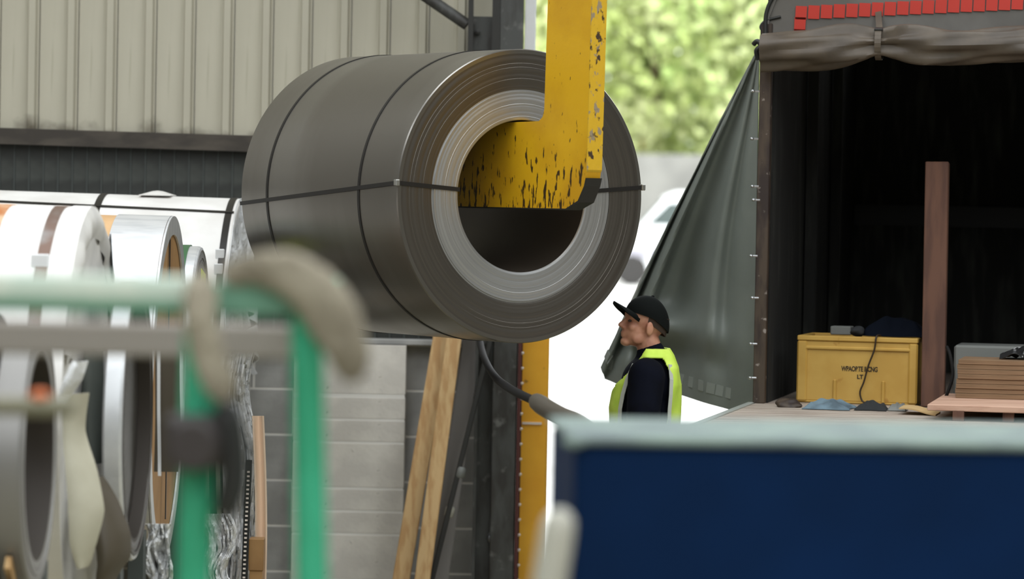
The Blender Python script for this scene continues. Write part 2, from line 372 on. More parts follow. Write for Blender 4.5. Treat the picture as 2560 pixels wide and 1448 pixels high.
# cream cladding, sheet by sheet
P = 97 * WY / F
zb0 = 2.636; zslope = -0.012
x_first = pw(3, 300, WY).x
k0 = -9
prof = [(0, 0), (0.145, 0), (0.152, -0.034), (0.188, -0.034), (0.195, 0), (P - 0.005, 0), (P - 0.005, 0.02), (0, 0.02)]
cm = mesh_of(MB().prism(prof, lambda p, h: Vector((p[0], p[1], h)), 0, 4.9), 'cladding_sheet')
for k in range(k0, 15):
    x = x_first + k * P
    if x + P > COLX + 0.02: break
    link('cladding_sheet', cm, wall, Vector((x, WY - 0.04, zb0 + zslope * (x - x_first) )) - wl, M['clad'])
fl = MB()
xa, xb = -6.0, COLX - 0.12
fl.prism([(xa, zb0 - 0.075 + zslope * (xa - x_first)), (xb, zb0 - 0.075 + zslope * (xb - x_first)), (xb, zb0 + 0.012 + zslope * (xb - x_first)), (xa, zb0 + 0.012 + zslope * (xa - x_first))],
         lambda p, h: Vector((p[0], h, p[1])), WY - 0.10, WY)
build('flashing', fl, M['flash'], wall)
# dark strips under the cladding
ps = 36.3 * WY / F
sm = mesh_of(MB().box(0.004, ps - 0.004, -0.02, 0, 0, 1.03), 'sheeting_strip'); jm = mesh_of(MB().box(-0.0035, 0.0035, -0.027, 0, 0, 1.03), 'joint_bead')
k = -40
while True:
    x = x_first + k * ps
    if x + ps > COLX - 0.1: break
    s_ = link('sheeting_strip', sm, wall, Vector((x, WY, 1.54)) - wl, M['darksheet'])
    if k > -4: link('joint_bead', jm, s_, (0, 0, 0), M['darkjoint'])
    k += 1
build('coping', MB().box(-6.0, COLX - 0.08, WY - 0.14, WY, 1.515, 1.545, 0.004), M['block2'], wall)
# blockwork
ch = 114.0 * WY / F
def bmesh_block(w, h, d): return mesh_of(MB().box(0, w, 0, d, 0, h, 0.003), 'block')
j = 0.009
pier0, pier1 = pw(738, 1100, WY).x, pw(1014, 1100, WY).x
bw = 0.44
full = bmesh_block(bw - j, ch - j, 0.08)
zt = 1.515
for r in range(7):
    z0 = zt - (r + 1) * ch
    if z0 < -0.02: h = ch + z0 - j; z0 = 0.0; mesh_r = bmesh_block(bw - j, h, 0.08)
    else: mesh_r = full
    x = pier0 - bw * (1.0 if r % 2 else 0.5)
    for q in range(10 if r else 10):
        link('block', mesh_r, wall, Vector((x - q * bw, WY - 0.08, z0)) - wl, M['block2'])
    if r % 2 == 0:
        half = bmesh_block(bw / 2 - j, mesh_r.vertices[0].co.z and (max(v.co.z for v in mesh_r.vertices)), 0.08)
        link('block', half, wall, Vector((pier0 - bw / 2 + 0.0, WY - 0.08, z0)) - wl, M['block2']) if False else None
    x = pier1 - (bw / 2 if r % 2 else 0.0)
    while x < COLX - 0.05:
        x0 = max(x, pier1); x1 = min(x + bw - j, COLX)
        if x1 - x0 > 0.05:
            hh = max(v.co.z for v in mesh_r.vertices)
            link('block', bmesh_block(x1 - x0, hh, 0.05), wall, Vector((x0, WY - 0.05, z0)) - wl, M['block2'])
        x += bw
build('mortar_bed', MB().box(-6.0, pier0 + 0.005, WY - 0.0785, WY, 0, zt).box(pier1, COLX, WY - 0.0485, WY, 0, zt).box(pier0 + 0.004, pier1 - 0.004, WY - 0.1685, WY, 0, zt), M['mortar'], wall)
# pier of full and half courses
z = pw(900, 870, WY).z + 0.0
hts = []
pat = [1, .5, .5]; i = 0; top = zt
z_ = pw(900, 985, WY).z
link('block', bmesh_block(pier1 - pier0, top - z_ - j, 0.17), wall, Vector((pier0, WY - 0.17, z_ + j)) - wl, M['block'])
seq = [.5, .5, 1] * 4
for s_ in seq:
    h = ch * s_
    if z_ - h < 0: h = z_
    if h < 0.03: break
    z_ -= h
    link('block', bmesh_block(pier1 - pier0, h - j, 0.17), wall, Vector((pier0, WY - 0.17, z_)) - wl, M['block'])
    if z_ <= 0.001: break

# white jamb beside the column
a = pw(1303, 505, 18.75).x; b = pw(1331, 505, 18.75).x
build('trim_1', MB().box(a, b, 18.62, 18.88, 0, 5.4, 0.005), M['whitetrim'], None, None, 'white door jamb beside the dark steel column', 'door jamb', None, 'structure')

# steel column
CY = 18.1
X = lambda px, Y=CY: pw(px, 505, Y).x
col = empty('steel_column', (X(1270), CY, 0), 'dark grey weathered steel column behind the hanging coil', 'column', None, 'structure')
build('flange', MB().box(X(1240), X(1301), CY - 0.03, CY + 0.38, 0, HZ, 0.006), M['steelcol'], col)
build('web', MB().box(X(1198), X(1240), CY + 0.07, CY + 0.1, 0, 2.2, 0.003), M['steelcol'], col)
build('rear_flange', MB().box(X(1196), X(1204), CY + 0.0, CY + 0.3, 0, 2.2), M['steelcol'], col)
zg = pw(1210, 40, CY).z
gp = build('gusset_plate', MB().box(X(1168), X(1240), CY + 0.05, CY + 0.08, 2.2, zg, 0.003), M['steelcol'], col)
for (px, py) in ((1193, 80), (1192, 28 + 150), (1248, 53), (1248, 105)):
    c = pw(px, py, CY + 0.04)
    o = turned('bolt', [(0, 0), (0.016, 0), (0.016, 0.02), (0, 0.024)], M['blacksteel'], gp, c, (0, -1, 0), 6, False)
build('bracket', MB().box(X(1222), X(1242), CY - 0.035, CY + 0.06, 2.9, 3.6), M['blacksteel'], col)
build('black_rod', MB().box(X(1162), X(1175), CY - 0.03, CY + 0.02, 2.2, 5.5), M['blacksteel'], col)
build('brace_tube', MB().tube([pw(800, -190, CY + 0.1), pw(1168, 62, CY + 0.02)], 0.032, 14), M['steelcol'], col, 40)
c = pw(1229, 1345, CY + 0.06)
turned('anchor_nut', [(0.012, 0.0), (0.028, 0), (0.028, 0.02), (0.018, 0.03), (0.012, 0.03)], M['bolt'], col, c, (0.1, -1, 0.2), 12)
build('edge_strip', MB().box(X(1304), X(1311), CY - 0.02, CY + 0.02, 0, 1.9), M['rail'], col)

# studded rail and amber guard
gx0, gx1 = X(1307, 18.3), X(1381, 18.3)
guard = empty('door_guard', ((gx0 + gx1) / 2, 18.35, 0), 'amber yellow steel guard post at the door edge', 'guard post')
build('guard_face', MB().box(gx0, gx1, 18.28, 18.34, 0, 2.1, 0.008), M['yellowguard'], guard)
build('guard_return', MB().box(gx1 - 0.02, gx1, 18.34, 18.5, 0, 2.1), M['yellowguard'], guard)
zc = pw(1340, 1059, 18.27).z
build('crossbar', MB().box(gx0 + 0.02, gx1 - 0.035, 18.27, 18.281, zc - 0.006, zc + 0.006), M['stud'], guard)
rx = (X(1301, 18.2) + X(1316, 18.2)) / 2
rail = empty('studded_rail', (rx, 18.2, 0), 'red brown vertical rail with a row of white studs', 'rail')
build('bar', MB().box(rx - 0.016, rx + 0.012, 18.17, 18.23, 0, 2.1, 0.003), M['rail'], rail)
st = mesh_of(MB().ellipsoid((0, 0, 0), (0.011, 0.012, 0.008), nu=10, nv=6), 'stud', (0, 0, 0), 60)
q = 0
while q < 24:
    zz = 0.03 + q * 38.0 * 18.17 / F
    if zz > 2.05: break
    o = link('stud', st, rail, Vector((rx + 0.010, 18.168, zz)) - WL(rail), M['stud']); o.rotation_euler = (0, R_(-28), 0); q += 1

# ------------------------------------------------------------------ hanging coil
al = math.asin(0.553)
n_ = Vector((math.sin(al), -math.cos(al), 0)); e1 = Vector((-math.cos(al), -math.sin(al), 0)); UZ = Vector((0, 0, 1))
FC = pw(1306, 491, 15.0); CR, CB, CI, CL = 0.649, 0.335, 0.472, 1.38
RC = FC - n_ * CL
coil = empty('steel_coil', (FC + RC) / 2 - UZ * CR, 'large bare dark steel coil hanging on the yellow C hook', 'steel coil')
o_prof = [(CR - 0.012, -CL), (CR, -CL + 0.008), (CR, -0.012), (CR - 0.006, -0.002)]
rr = CR - 0.006
while rr > CI + 0.01:
    rr -= random.uniform(0.006, 0.013); dz = random.uniform(-0.0006, 0.0003)
    if rr > CI + 0.006: o_prof += [(rr + 0.001, o_prof[-1][1]), (rr, dz)]
o_prof += [(CI, -0.004), (CI, -0.06), (CI, -CL + 0.05), (CI, -CL)]
side = turned('outer_wraps', [(CR - 0.02, -CL), (CR, -CL + 0.004), (CR, -0.006), (CR - 0.004, 0.0), (CR - 0.02, 0.0)], M['coilside'], coil, FC, n_, 192, True, 25)
turned('outer_edge', [p for p in o_prof if p[0] < CR - 0.0005] , M['coilouter'], coil, FC, n_, 192, True, 25)
i_prof = [(CI - 0.001, -0.10), (CI - 0.001, -0.006)]
rr = CI - 0.002
while rr > CB + 0.012:
    rr -= random.uniform(0.005, 0.010); dz = random.uniform(-0.0007, 0.0003)
    if rr > CB + 0.006: i_prof += [(rr + 0.001, i_prof[-1][1]), (rr, dz)]
i_prof += [(CB + 0.004, -0.002), (CB + 0.001, -0.006), (CB + 0.001, -0.10)]
turned('inner_edge', i_prof, M['coilinner'], coil, FC, n_, 192, True, 25)
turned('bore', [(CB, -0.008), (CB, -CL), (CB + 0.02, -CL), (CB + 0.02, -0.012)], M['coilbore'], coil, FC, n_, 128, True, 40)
for off in (0.233, 0.823):
    t = -off * CL
    turned('strap', [(CR, t - 0.008), (CR + 0.003, t - 0.008), (CR + 0.003, t + 0.008), (CR, t + 0.008)], M['strap'], coil, FC, n_, 192, True, 25)
def cpt(phi, r, t): return FC + n_ * t + e1 * (r * math.cos(phi)) + UZ * (r * math.sin(phi))
def eye_strap(phi0, phi1, side_):
    mb = MB(); w = 0.009
    pts = [(phi0, CB - 0.002, -0.2), (phi0, CB - 0.002, 0.004), (phi0, CR + 0.005, 0.004)]
    N = 14
    pts += [(phi0 + (phi1 - phi0) * k / N, CR + 0.0045, 0.004 - (CL + 0.008) * k / N) for k in range(N + 1)]
    P3 = [cpt(*p) for p in pts]
    for a, b, pa, pb in zip(P3[:-1], P3[1:], pts[:-1], pts[1:]):
        nrm = (e1 * math.cos(pa[0]) + UZ * math.sin(pa[0])) if abs(pa[1] - pb[1]) < 1e-6 else n_
        if (b - a).length < 1e-4: continue
        mb.beam(a, b, 2 * w, 0.003, nrm)
    s_ = build('eye_strap', mb, M['strap'], coil)
    cc = cpt(phi0, CR + 0.004, 0.0)
    build('strap_seal', MB().beam(cc - n_ * 0.012 + UZ * 0, cc + n_ * 0.012, 0.028, 0.02, e1, 0.003), M['seal'], s_)
eye_strap(R_(4.2), R_(-5), 0); eye_strap(R_(180 - 4.5), R_(180 + 3), 1)

# ------------------------------------------------------------------ C hook
HT = 0.076
def hp(u, z, s): return FC + n_ * u + UZ * z - e1 * s        # u along the axis, z up from the axis, s across
def ht(p): return Vector((p[0], p[1]))
iu, ou = 0.215, 0.545
hz_top = 1.75
arm_t, arm_b = CB - 0.006, -0.052
out = [(-1.15, arm_b + 0.04), (-1.11, arm_b), (ou - 0.15, arm_b), (ou - 0.055, arm_b + 0.035), (ou - 0.012, arm_b + 0.1), (ou, arm_b + 0.16), (ou + 0.035, hz_top + 0.25), (ou - 0.05, hz_top + 0.42), (-0.75, hz_top + 0.42), (-0.85, hz_top + 0.25), (-0.85, hz_top + 0.1), (iu - 0.03, hz_top), (iu + 0.03, hz_top - 0.1)]
out += [(iu + 0.0, arm_t + 0.05), (iu - 0.012, arm_t + 0.018), (iu - 0.04, arm_t)]
out += [(-1.15, arm_t - 0.02)]
hook = empty('c_hook', FC + n_ * 0.3 + UZ * arm_b, 'scuffed yellow steel C hook holding the dark hanging coil', 'lifting hook')
build('plate', MB().prism(out, lambda p, h: hp(p[0], p[1], h), -HT / 2, HT / 2), M['hook'], hook)
# worn outer edge strip and the rounded dark heel
edge = [(ou - 0.012, arm_b + 0.1), (ou, arm_b + 0.16), (ou + 0.035, hz_top + 0.25)]
eb = MB().prism([(ou + 0.0005, arm_b + 0.16), (ou + 0.006, arm_b + 0.17), (ou + 0.041, hz_top + 0.24), (ou + 0.0355, hz_top + 0.25)], lambda p, h: hp(p[0], p[1], h), -HT / 2 - 0.001, HT / 2 + 0.001)
build('outer_edge', eb, M['hookedge'], hook)
hb = MB().prism([(ou - 0.15, arm_b - 0.004), (ou - 0.05, arm_b + 0.03), (ou - 0.005, arm_b + 0.1), (ou + 0.007, arm_b + 0.135), (ou - 0.002, arm_b + 0.135), (ou - 0.014, arm_b + 0.1), (ou - 0.058, arm_b + 0.037), (ou - 0.15, arm_b + 0.002)],
                lambda p, h: hp(p[0], p[1], h), -HT / 2 - 0.002, HT / 2 + 0.002)
build('heel_edge', hb, M['blacksteel'], hook)
build('lower_edge', MB().prism([(-1.1, arm_b - 0.004), (ou - 0.15, arm_b - 0.004), (ou - 0.15, arm_b + 0.002), (-1.1, arm_b + 0.002)], lambda p, h: hp(p[0], p[1], h), -HT / 2 - 0.001, HT / 2 + 0.001), M['blacksteel'], hook)
tp = hp(-0.2, hz_top + 0.5, 0)
build('shackle', MB().tube([tp + n_ * 0.13 * math.cos(q) + UZ * 0.13 * math.sin(q) for q in [2 * math.pi * k / 20 for k in range(20)]] + [tp + n_ * 0.13], 0.03, 10), M['blacksteel'], hook, 40)
build('hoist_rope', MB().tube([tp + UZ * 0.12, Vector((tp.x, tp.y, HZ))], 0.018, 8), M['rubber'], None, 40, 'thin dark hoist rope above the yellow C hook', 'rope')

# ------------------------------------------------------------------ cable with grey sleeve
def spline(P_, n=8):
    P_ = [Vector(p) for p in P_]; out_ = []
    for i in range(len(P_) - 1):
        p0 = P_[max(i - 1, 0)]; p1 = P_[i]; p2 = P_[i + 1]; p3 = P_[min(i + 2, len(P_) - 1)]
        for k in range(n):
            t = k / n
            out_.append(0.5 * ((2 * p1) + (p2 - p0) * t + (2 * p0 - 5 * p1 + 4 * p2 - p3) * t * t + (3 * p1 - p0 - 3 * p2 + p3) * t ** 3))
    return out_ + [P_[-1]]
cab = empty('power_cable', pw(1340, 1000, 13.6), 'black rubber cable with grey sleeve drooping towards the blue bin', 'cable')
pts = [pw(1199, 800, 18.0), pw(1203, 870, 17.0), pw(1232, 935, 15.6), pw(1280, 975, 14.4), pw(1345, 1006, 13.6)]
build('cable_sheath', MB().tube(spline(pts, 10), [0.017] * 20 + [0.018] * 21, 12), M['rubber'], cab, 50)
sl = [pw(1338, 1000, 13.62), pw(1352, 1012, 13.5), pw(1400, 1040, 13.2), pw(1450, 1062, 12.9), pw(1540, 1130, 12.4)]
build('sleeve', MB().tube(spline(sl, 6), [0.02, 0.026, 0.03, 0.034, 0.036, 0.037, 0.038] + [0.038] * 18, 12), M['gland'], cab, 50)
build('tail', MB().tube(spline([pw(1540, 1130, 12.4), pw(1590, 1250, 12.2), Vector((pw(1600, 1300, 12.2).x, 12.2, 0.6)), Vector((pw(1600, 1300, 12.2).x, 12.2, 0.02))], 6), 0.02, 10), M['rubber'], cab, 50)

# ------------------------------------------------------------------ timbers and rods leaning on the blockwork
def lean(name, a, b, Ya, Yb, w, d, m, label, cat, group=None, up=0.4):
    p1 = pw(a[0], a[1], Ya); p0 = pw(b[0], b[1], Yb); dr = (p1 - p0)
    p0 = p0 - dr * (p0.z / dr.z); p1 = p1 + dr.normalized() * up
    return build(name, MB().beam(p0, p1, w, d, (0, 1, 0), 0.004), m, None, None, label, cat, group)
lean('timber_stud', (1101, 862), (1003, 1448), 18.2, 17.95, 0.092, 0.05, M['wood'], 'pale timber stud leaning on blockwork, the one nearer the green frame', 'timber')
lean('timber_stud', (1133, 862), (1056, 1448), 18.1, 17.85, 0.082, 0.05, M['wood'], 'pale knotty timber stud leaning beside the dull grey channel', 'timber')
lean('grey_panel', (1180, 862), (1097, 1448), 18.24, 18.04, 0.10, 0.03, M['panel'], 'dull grey channel leaning between timber stud and column', 'panel', None, 0.05)  # plain dull grey length leaning between the stud and the rod
rod = lean('prop_rod', (1207, 930), (1080, 1448), 18.05, 17.95, 0.028, 0.028, M['blacksteel'], 'thin dark rusty prop rod with two pale couplers', 'rod', None, 0.3)
for (px, py) in ((1152, 1182), (1124, 1280)):
    c = pw(px, py, 18.0); dr = (pw(1207, 930, 18.05) - pw(1080, 1448, 17.95)).normalized()
    build('coupler', MB().tube([c - dr * 0.03, c - dr * 0.02, c + dr * 0.02, c + dr * 0.03], [0.018, 0.025, 0.025, 0.018], 10), M['palepost'] if py > 1200 else M['greybox'], rod, 40)

# ------------------------------------------------------------------ wrapped coils on the left
def left_coil(name, label, xr, Y, z, R, r, L, side_m, face_m, bore_m, tilt=0.0, steps=True, group='wrapped coils stored by the wall'):
    ax = Vector((math.cos(tilt), 0, -math.sin(tilt)))
    root = empty(name, (xr - L / 2, Y, z - R), label, 'steel coil', group); C = Vector((xr, Y, z))
    turned('outer_wrap', [(R - 0.02, -L), (R, -L + 0.01), (R, -0.012), (R - 0.006, -0.002), (R - 0.02, 0)], side_m, root, C, ax, 128, True, 30)
    pr = [(r + 0.012, -0.002)]
    q = r + 0.012
    while q < R - 0.03:
        q += random.uniform(0.008, 0.02); pr += [(q - 0.001, pr[-1][1]), (q, random.uniform(-0.004, 0.003) if steps else -0.002)]
    pr += [(R - 0.019, -0.002), (R - 0.019, -L + 0.002), (r + 0.012, -L + 0.002)]
    turned('end_face', pr, face_m, root, C, ax, 128, True, 25)
    turned('bore', [(r, -0.002), (r, -L), (r + 0.012, -L), (r + 0.012, -0.002)], bore_m, root, C, ax, 96, True, 40)
    return root, C, ax
def band(root, C, ax, R, t, w, m, name='strap'):
    return turned(name, [(R - 0.001, t - w / 2), (R + 0.004, t - w / 2), (R + 0.004, t + w / 2), (R - 0.001, t + w / 2)], m, root, C, ax, 128, True, 25)
def cradle(xr, L, Y, z, R, label):
    root = empty('coil_cradle', (xr - L / 2, Y, 0), label, 'cradle', 'cradles under the stored coils')
    for s in (-1, 1):
        a = R_(38); c = Vector((0, Y + s * R * math.sin(a), z - R * math.cos(a)))
        nrm = Vector((0, s * math.sin(a), -math.cos(a)))
        t = Vector((0, math.cos(a) * s, math.sin(a)))
        p = c + nrm * 0.025
        build('saddle_pad', MB().beam(Vector((xr - L + 0.04, p.y, p.z)), Vector((xr - 0.04, p.y, p.z)), 0.16, 0.046, nrm), M['wood'], root)
        for x in ((xr - L * 0.85, xr - L * 0.15) if L > 0.3 else (xr - L / 2,)):
            build('leg', MB().box(x - 0.03, x + 0.03, p.y - 0.05 + s * 0.05, p.y + 0.05 + s * 0.05, 0, p.z - 0.02), M['cradle'], root)
    build('base_beam', MB().box(xr - L / 2 - 0.05, xr - L / 2 + 0.05, Y - R * 0.75, Y + R * 0.75, 0.0, 0.08), M['cradle'], root)

# far white coil
Yw = 17.35; p = pw(600, 497, Yw); Rw = 0.92
wc, C, ax = left_coil('wrapped_coil', 'large white wrapped coil nearest the dark wall strip, black cross straps', p.x, Yw, p.z - Rw, Rw, 0.25, 2.0, M['whitewrap'], M['greywrap'], M['darkbore'], R_(0.9), False)
band(wc, C, ax, Rw, -0.04, 0.034, M['strap']); band(wc, C, ax, Rw, -0.70, 0.034, M['strap']); band(wc, C, ax, Rw, -1.4, 0.034, M['strap'])
q0 = R_(62)
ua = Vector((ax.z, 0, -ax.x)) * -1
def wpt(t, ang, r): return C + ax * t + Vector((0, -1, 0)) * (r * math.cos(ang)) + UZ * (r * math.sin(ang))
mbs = MB()
for k in range(10):
    a = wpt(-2.0 * k / 10, R_(67 + 0.4 * k), Rw + 0.006); b = wpt(-2.0 * (k + 1) / 10, R_(67 + 0.4 * (k + 1)), Rw + 0.006); mbs.beam(a, b, 0.016, 0.004, (0, -0.4, 0.9))
build('long_strap', mbs, M['strap'], wc)
# strap buckles on the near strap
for dg, ln in ((44, 0.028), (38, 0.03)):
    c = wpt(-0.04, R_(dg), Rw + 0.006); build('strap_seal', MB().box(c.x - 0.022, c.x + 0.022, c.y - 0.012, c.y + 0.012, c.z - ln, c.z + ln, 0.004), M['whitetrim'], wc)
# pleats of the wrap gathered over its end
def pleat(u, v):
    a = R_(-70 + 250 * u); rr_ = Rw * (1.003 - 0.60 * v) ; w_ = 0.012 + 0.03 * v + 0.018 * math.sin(u * 95) * (0.3 + v) + 0.012 * math.sin(u * 41 + v * 7)
    return wpt(0.004 + w_ * min(1, v * 6 + 0.1), a, rr_)
build('end_pleats', MB().grid(pleat, 150, 10, 0.004), M['film'], wc, 60)
c = wpt(-0.42, R_(90), Rw + 0.004)
build('paper_tear', MB().grid(lambda u, v: c + Vector(((u - 0.5) * 0.16, (v - 0.5) * 0.3, 0.022 * math.sin(math.pi * u) * math.sin(math.pi * v) + 0.001)), 6, 6, 0.004), M['whitewrap'], wc, 60)
cradle(p.x, 2.0, Yw, p.z - Rw, Rw, 'steel cradle under the large white wrapped coil')

# kraft coil with a bright metal edge ring
Yk = 14.6; p = pw(425, 543, Yk); Rk = 0.74
kc, C, ax = left_coil('wrapped_coil', 'coil wrapped in brown kraft paper with bright silver edge band', p.x, Yk, p.z - Rk, Rk, 0.2, 1.2, M['kraft'], M['kraftdark'], M['darkbore'], R_(0.8), False)
band(kc, C, ax, Rk + 0.002, -0.115, 0.225, M['galv'], 'edge_band'); 
turned('edge_ring', [(Rk - 0.075, 0.0), (Rk + 0.005, 0.0), (Rk + 0.005, 0.008), (Rk - 0.075, 0.008)], M['galv'], kc, C, ax, 128, True, 25)
band(kc, C, ax, Rk + 0.002, -0.6, 0.03, M['strap'])
build('face_strap', MB().beam(C + Vector((0.012, -0.1, -0.55)), C + Vector((0.012, -0.1, 0.66)), 0.02, 0.004, (1, 0, 0)), M['strap'], kc)
cradle(p.x, 1.2, Yk, p.z - Rk, Rk, 'steel cradle under the brown kraft coil')

# white coil with brown strap
Y1 = 12.9; p = pw(228, 519, Y1); R1 = 0.80
c1, C, ax = left_coil('wrapped_coil', 'white paper coil with rust stain and brown steel strap', p.x, Y1, p.z - R1, R1, 0.22, 1.1, M['whitewrap'], M['greywrap'], M['darkbore'], R_(0.6), False)
band(c1, C, ax, R1, -0.115, 0.045, M['bandbrown']); band(c1, C, ax, R1 + 0.001, -0.035, 0.07, M['whitewrap'], 'edge_band'); band(c1, C, ax, R1, -0.33, 0.06, M['rust'], 'stained_band')
def fpt(ang, r, t=0.006): return C + ax * t + Vector((0, -1, 0)) * (r * math.cos(ang)) + UZ * (r * math.sin(ang))
build('rim_fold', MB().grid(lambda u, v: fpt(R_(20 + 150 * u), R1 * (1.0 - 0.14 * v), 0.006 + 0.02 * math.sin(math.pi * v) + 0.008 * math.sin(u * 60) * v), 80, 6, 0.003), M['greywrap'], c1, 60)
build('face_strap', MB().beam(fpt(R_(118), R1 * 0.98, 0.03), fpt(R_(160), R1 * 0.9, 0.03), 0.02, 0.005, (1, 0, 0)), M['strap'], c1)
a = R_(48); cs = C + ax * -0.115 + Vector((0, -1, 0)) * ((R1 + 0.008) * math.cos(a)) + UZ * ((R1 + 0.008) * math.sin(a))
build('strap_seal', MB().box(cs.x - 0.032, cs.x + 0.032, cs.y - 0.012, cs.y + 0.02, cs.z - 0.032, cs.z + 0.028, 0.004), M['whitetrim'], c1)
cradle(p.x, 1.1, Y1, p.z - R1, R1, 'steel cradle under the rust stained white coil')

# narrow green coated coil
Yg = 15.86; p = pw(505, 616, Yg); Rg = 0.44
gc, C, ax = left_coil('slit_coil', 'small narrow green coated coil between kraft coil and white coil', p.x, Yg, p.z - Rg, Rg, 0.19, 0.14, M['galv'], M['greyedge'], M['darkbore'])
band(gc, C, ax, Rg + 0.002, -0.082, 0.06, M['greencoat'], 'green_strip')
build('label_tag', MB().grid(lambda u, v: C + Vector((0.012 + 0.01 * u, -0.16 + 0.1 * u, 0.34 - 0.16 * v - 0.03 * u)), 4, 4, 0.003), M['lime'], gc)
cradle(p.x, 0.14, Yg, p.z - Rg, Rg, 'tall cradle under the small green coil')

# dark narrow coil
Yd = 13.0; p = pw(345, 1052, Yd); Rd = 0.535
dc, C, ax = left_coil('slit_coil', 'narrow dark slit coil with bright silver rim below the rail', p.x, Yd, p.z, Rd, 0.45, 0.075, M['galv'], M['darkedge'], M['darkbore'])
turned('dark_disc', [(0, -0.06), (0.452, -0.06), (0.452, -0.05), (0, -0.05)], M['darkedge'], dc, C, ax, 96, False, 30)
cradle(p.x, 0.075, Yd, p.z, Rd, 'cradle under the narrow dark slit coil')
# grey narrow coils at the frame edge
Ya = 11.3; p = pw(100, 1142, Ya); Ra = 0.44
ac, C, ax = left_coil('slit_coil', 'narrow grey slit coil with open dark bore beside the torn beige sheet', p.x, Ya, p.z, Ra, 0.335, 0.10, M['greyedge'], M['greyedge'], M['darkbore'])
cradle(p.x, 0.10, Ya, p.z, Ra, 'cradle under the open grey slit coil')
p2 = pw(-5, 1130, Ya - 0.05)
bc, C2, ax2 = left_coil('slit_coil', 'narrow grey slit coil cut off by the picture edge', p2.x, Ya - 0.05, p2.z, Ra + 0.02, 0.31, 0.12, M['darkedge'], M['darkbore'], M['darkbore'])
cradle(p2.x, 0.12, Ya - 0.05, p2.z, Ra + 0.02, 'cradle under the slit coil at the picture edge')
dd = pw(28, 1180, Ya - 0.06)
build('red_tag', MB().box(dd.x - 0.012, dd.x + 0.025, dd.y - 0.006, dd.y, dd.z - 0.09, dd.z + 0.09, 0.002), M['red'], bc)

# loose sheets of torn wrapping
def ribbon(name, pxs, Y, wid, m, label, cat, curl=0.03, parent=None, n=24):
    """pxs: centre-line pixels with half-widths; a curved sheet with real thickness"""
    C_ = spline([pw(x, y, Y + dy) for (x, y, dy, w) in pxs], 6); Wd = []
    for i in range(len(pxs) - 1):
        for k in range(6): t = k / 6; Wd.append(pxs[i][3] * (1 - t) + pxs[i + 1][3] * t)
    Wd.append(pxs[-1][3]); s = Y / F; N = len(C_) - 1
    def fn(u, v):
        i = int(round(v * N)); c = C_[i]; w = Wd[i] * s * (u * 2 - 1)
        return c + Vector((w, curl * (u * 2 - 1) ** 2 + wid * (u * 2 - 1), 0))
    return build(name, MB().grid(fn, 8, N, 0.004), m, parent, 60, label if not parent else None, cat if not parent else None)
ribbon('torn_sheet', [(188, 985, 0, 26), (182, 1080, 0, 22), (200, 1180, -0.03, 34), (212, 1280, -0.05, 40), (205, 1360, -0.04, 28), (205, 1420, 0, 8)], 12.0, 0.05, M['beige'], 'smooth beige sheet hanging down between the slit coils', 'sheet', parent=ac)
ribbon('torn_sheet', [(232, 1200, 0, 10), (252, 1260, -0.02, 28), (272, 1340, -0.05, 38), (278, 1400, -0.06, 34), (262, 1446, -0.05, 20), (250, 1500, 0, 10)], 12.3, 0.08, M['darkbrown'], 'dark brown curled sheet hanging beside the beige sheet', 'sheet', 0.08, parent=dc)
ribbon('torn_sheet', [(196, 905, 0, 14), (178, 950, -0.02, 18), (160, 985, 0, 12), (150, 1010, 0, 5)], 11.9, 0.04, M['film'], 'small crumpled white scrap above the beige sheet', 'sheet', 0.05, parent=ac)
ribbon('torn_sheet', [(276, 880, 0, 16), (280, 1000, 0, 17), (283, 1120, 0.0, 16), (280, 1240, 0, 8)], 12.6, 0.03, M['galv'], 'bright silver strip hanging in front of the dark slit coil', 'sheet', 0.01, parent=dc)
ribbon('torn_sheet', [(230, 880, 0, 30), (232, 980, 0, 26), (234, 1080, 0.0, 20), (238, 1160, 0, 12)], 12.75, 0.02, M['curtain'], 'grey green sheet in the gap behind the beige sheet', 'sheet', 0.02, parent=c1)
ribbon('dark_cover', [(420, 850, 0, 32), (420, 950, 0, 32), (420, 1060, 0, 32), (415, 1180, 0, 30)], 13.6, 0.0, M['darkbrown'], 'dark cover sheet hung over the brown kraft coil end', 'cover', 0.0, parent=kc)
for (x0, y0, y1) in ((397, 860, 1190), (453, 860, 1060)):
    ribbon('white_edge_strip', [(x0, y0, 0, 4), (x0, (y0 + y1) / 2, 0, 4), (x0 + 2, y1, 0, 4)], 13.5, 0, M['whitetrim'],
           'thin white strip along the %s edge of the dark cover' % ('green post' if x0 > 420 else 'slit coil'), 'strip', 0.0, parent=kc)
# crumpled films below the white coil
from mathutils import noise as mn
def film(name, x0, x1, y0, y1, Y, label, seed, parent=None):
    r2 = random.Random(seed); A = [(r2.uniform(8, 30), r2.uniform(-6, 6), r2.uniform(0, 6)) for _ in range(7)]
    def fn(u, v):
        xx = x0 + (x1 - x0) * (u + 0.10 * math.sin(v * 9 + seed) * (0.5 + v)); yy = y0 + (y1 - y0) * v
        q = Vector((u * 3.2 + seed * 7, v * 1.6, seed)); w1 = mn.noise(q * 1.0 + Vector((0, 0, 3))); d = (abs(mn.noise(q * 1.6 + Vector((w1, w1, 0)))) * 0.13 + abs(mn.noise(q * 4.0)) * 0.05 + mn.noise(q * 9) * 0.02) - 0.06
        xx += 26 * mn.noise(Vector((v * 3, u * 2, seed + 5)))
        return pw(xx, yy, Y + d)
    return build(name, MB().grid(fn, 60, 60, 0.003), M['film'], parent, 35)
film('film_wrap', 556, 640, 870, 1480, 16.15, None, 3, wc)
film('film_wrap', 500, 580, 1285, 1520, 15.2, None, 5, gc)
film('film_wrap', 360, 425, 1310, 1500, 13.6, None, 8, kc)
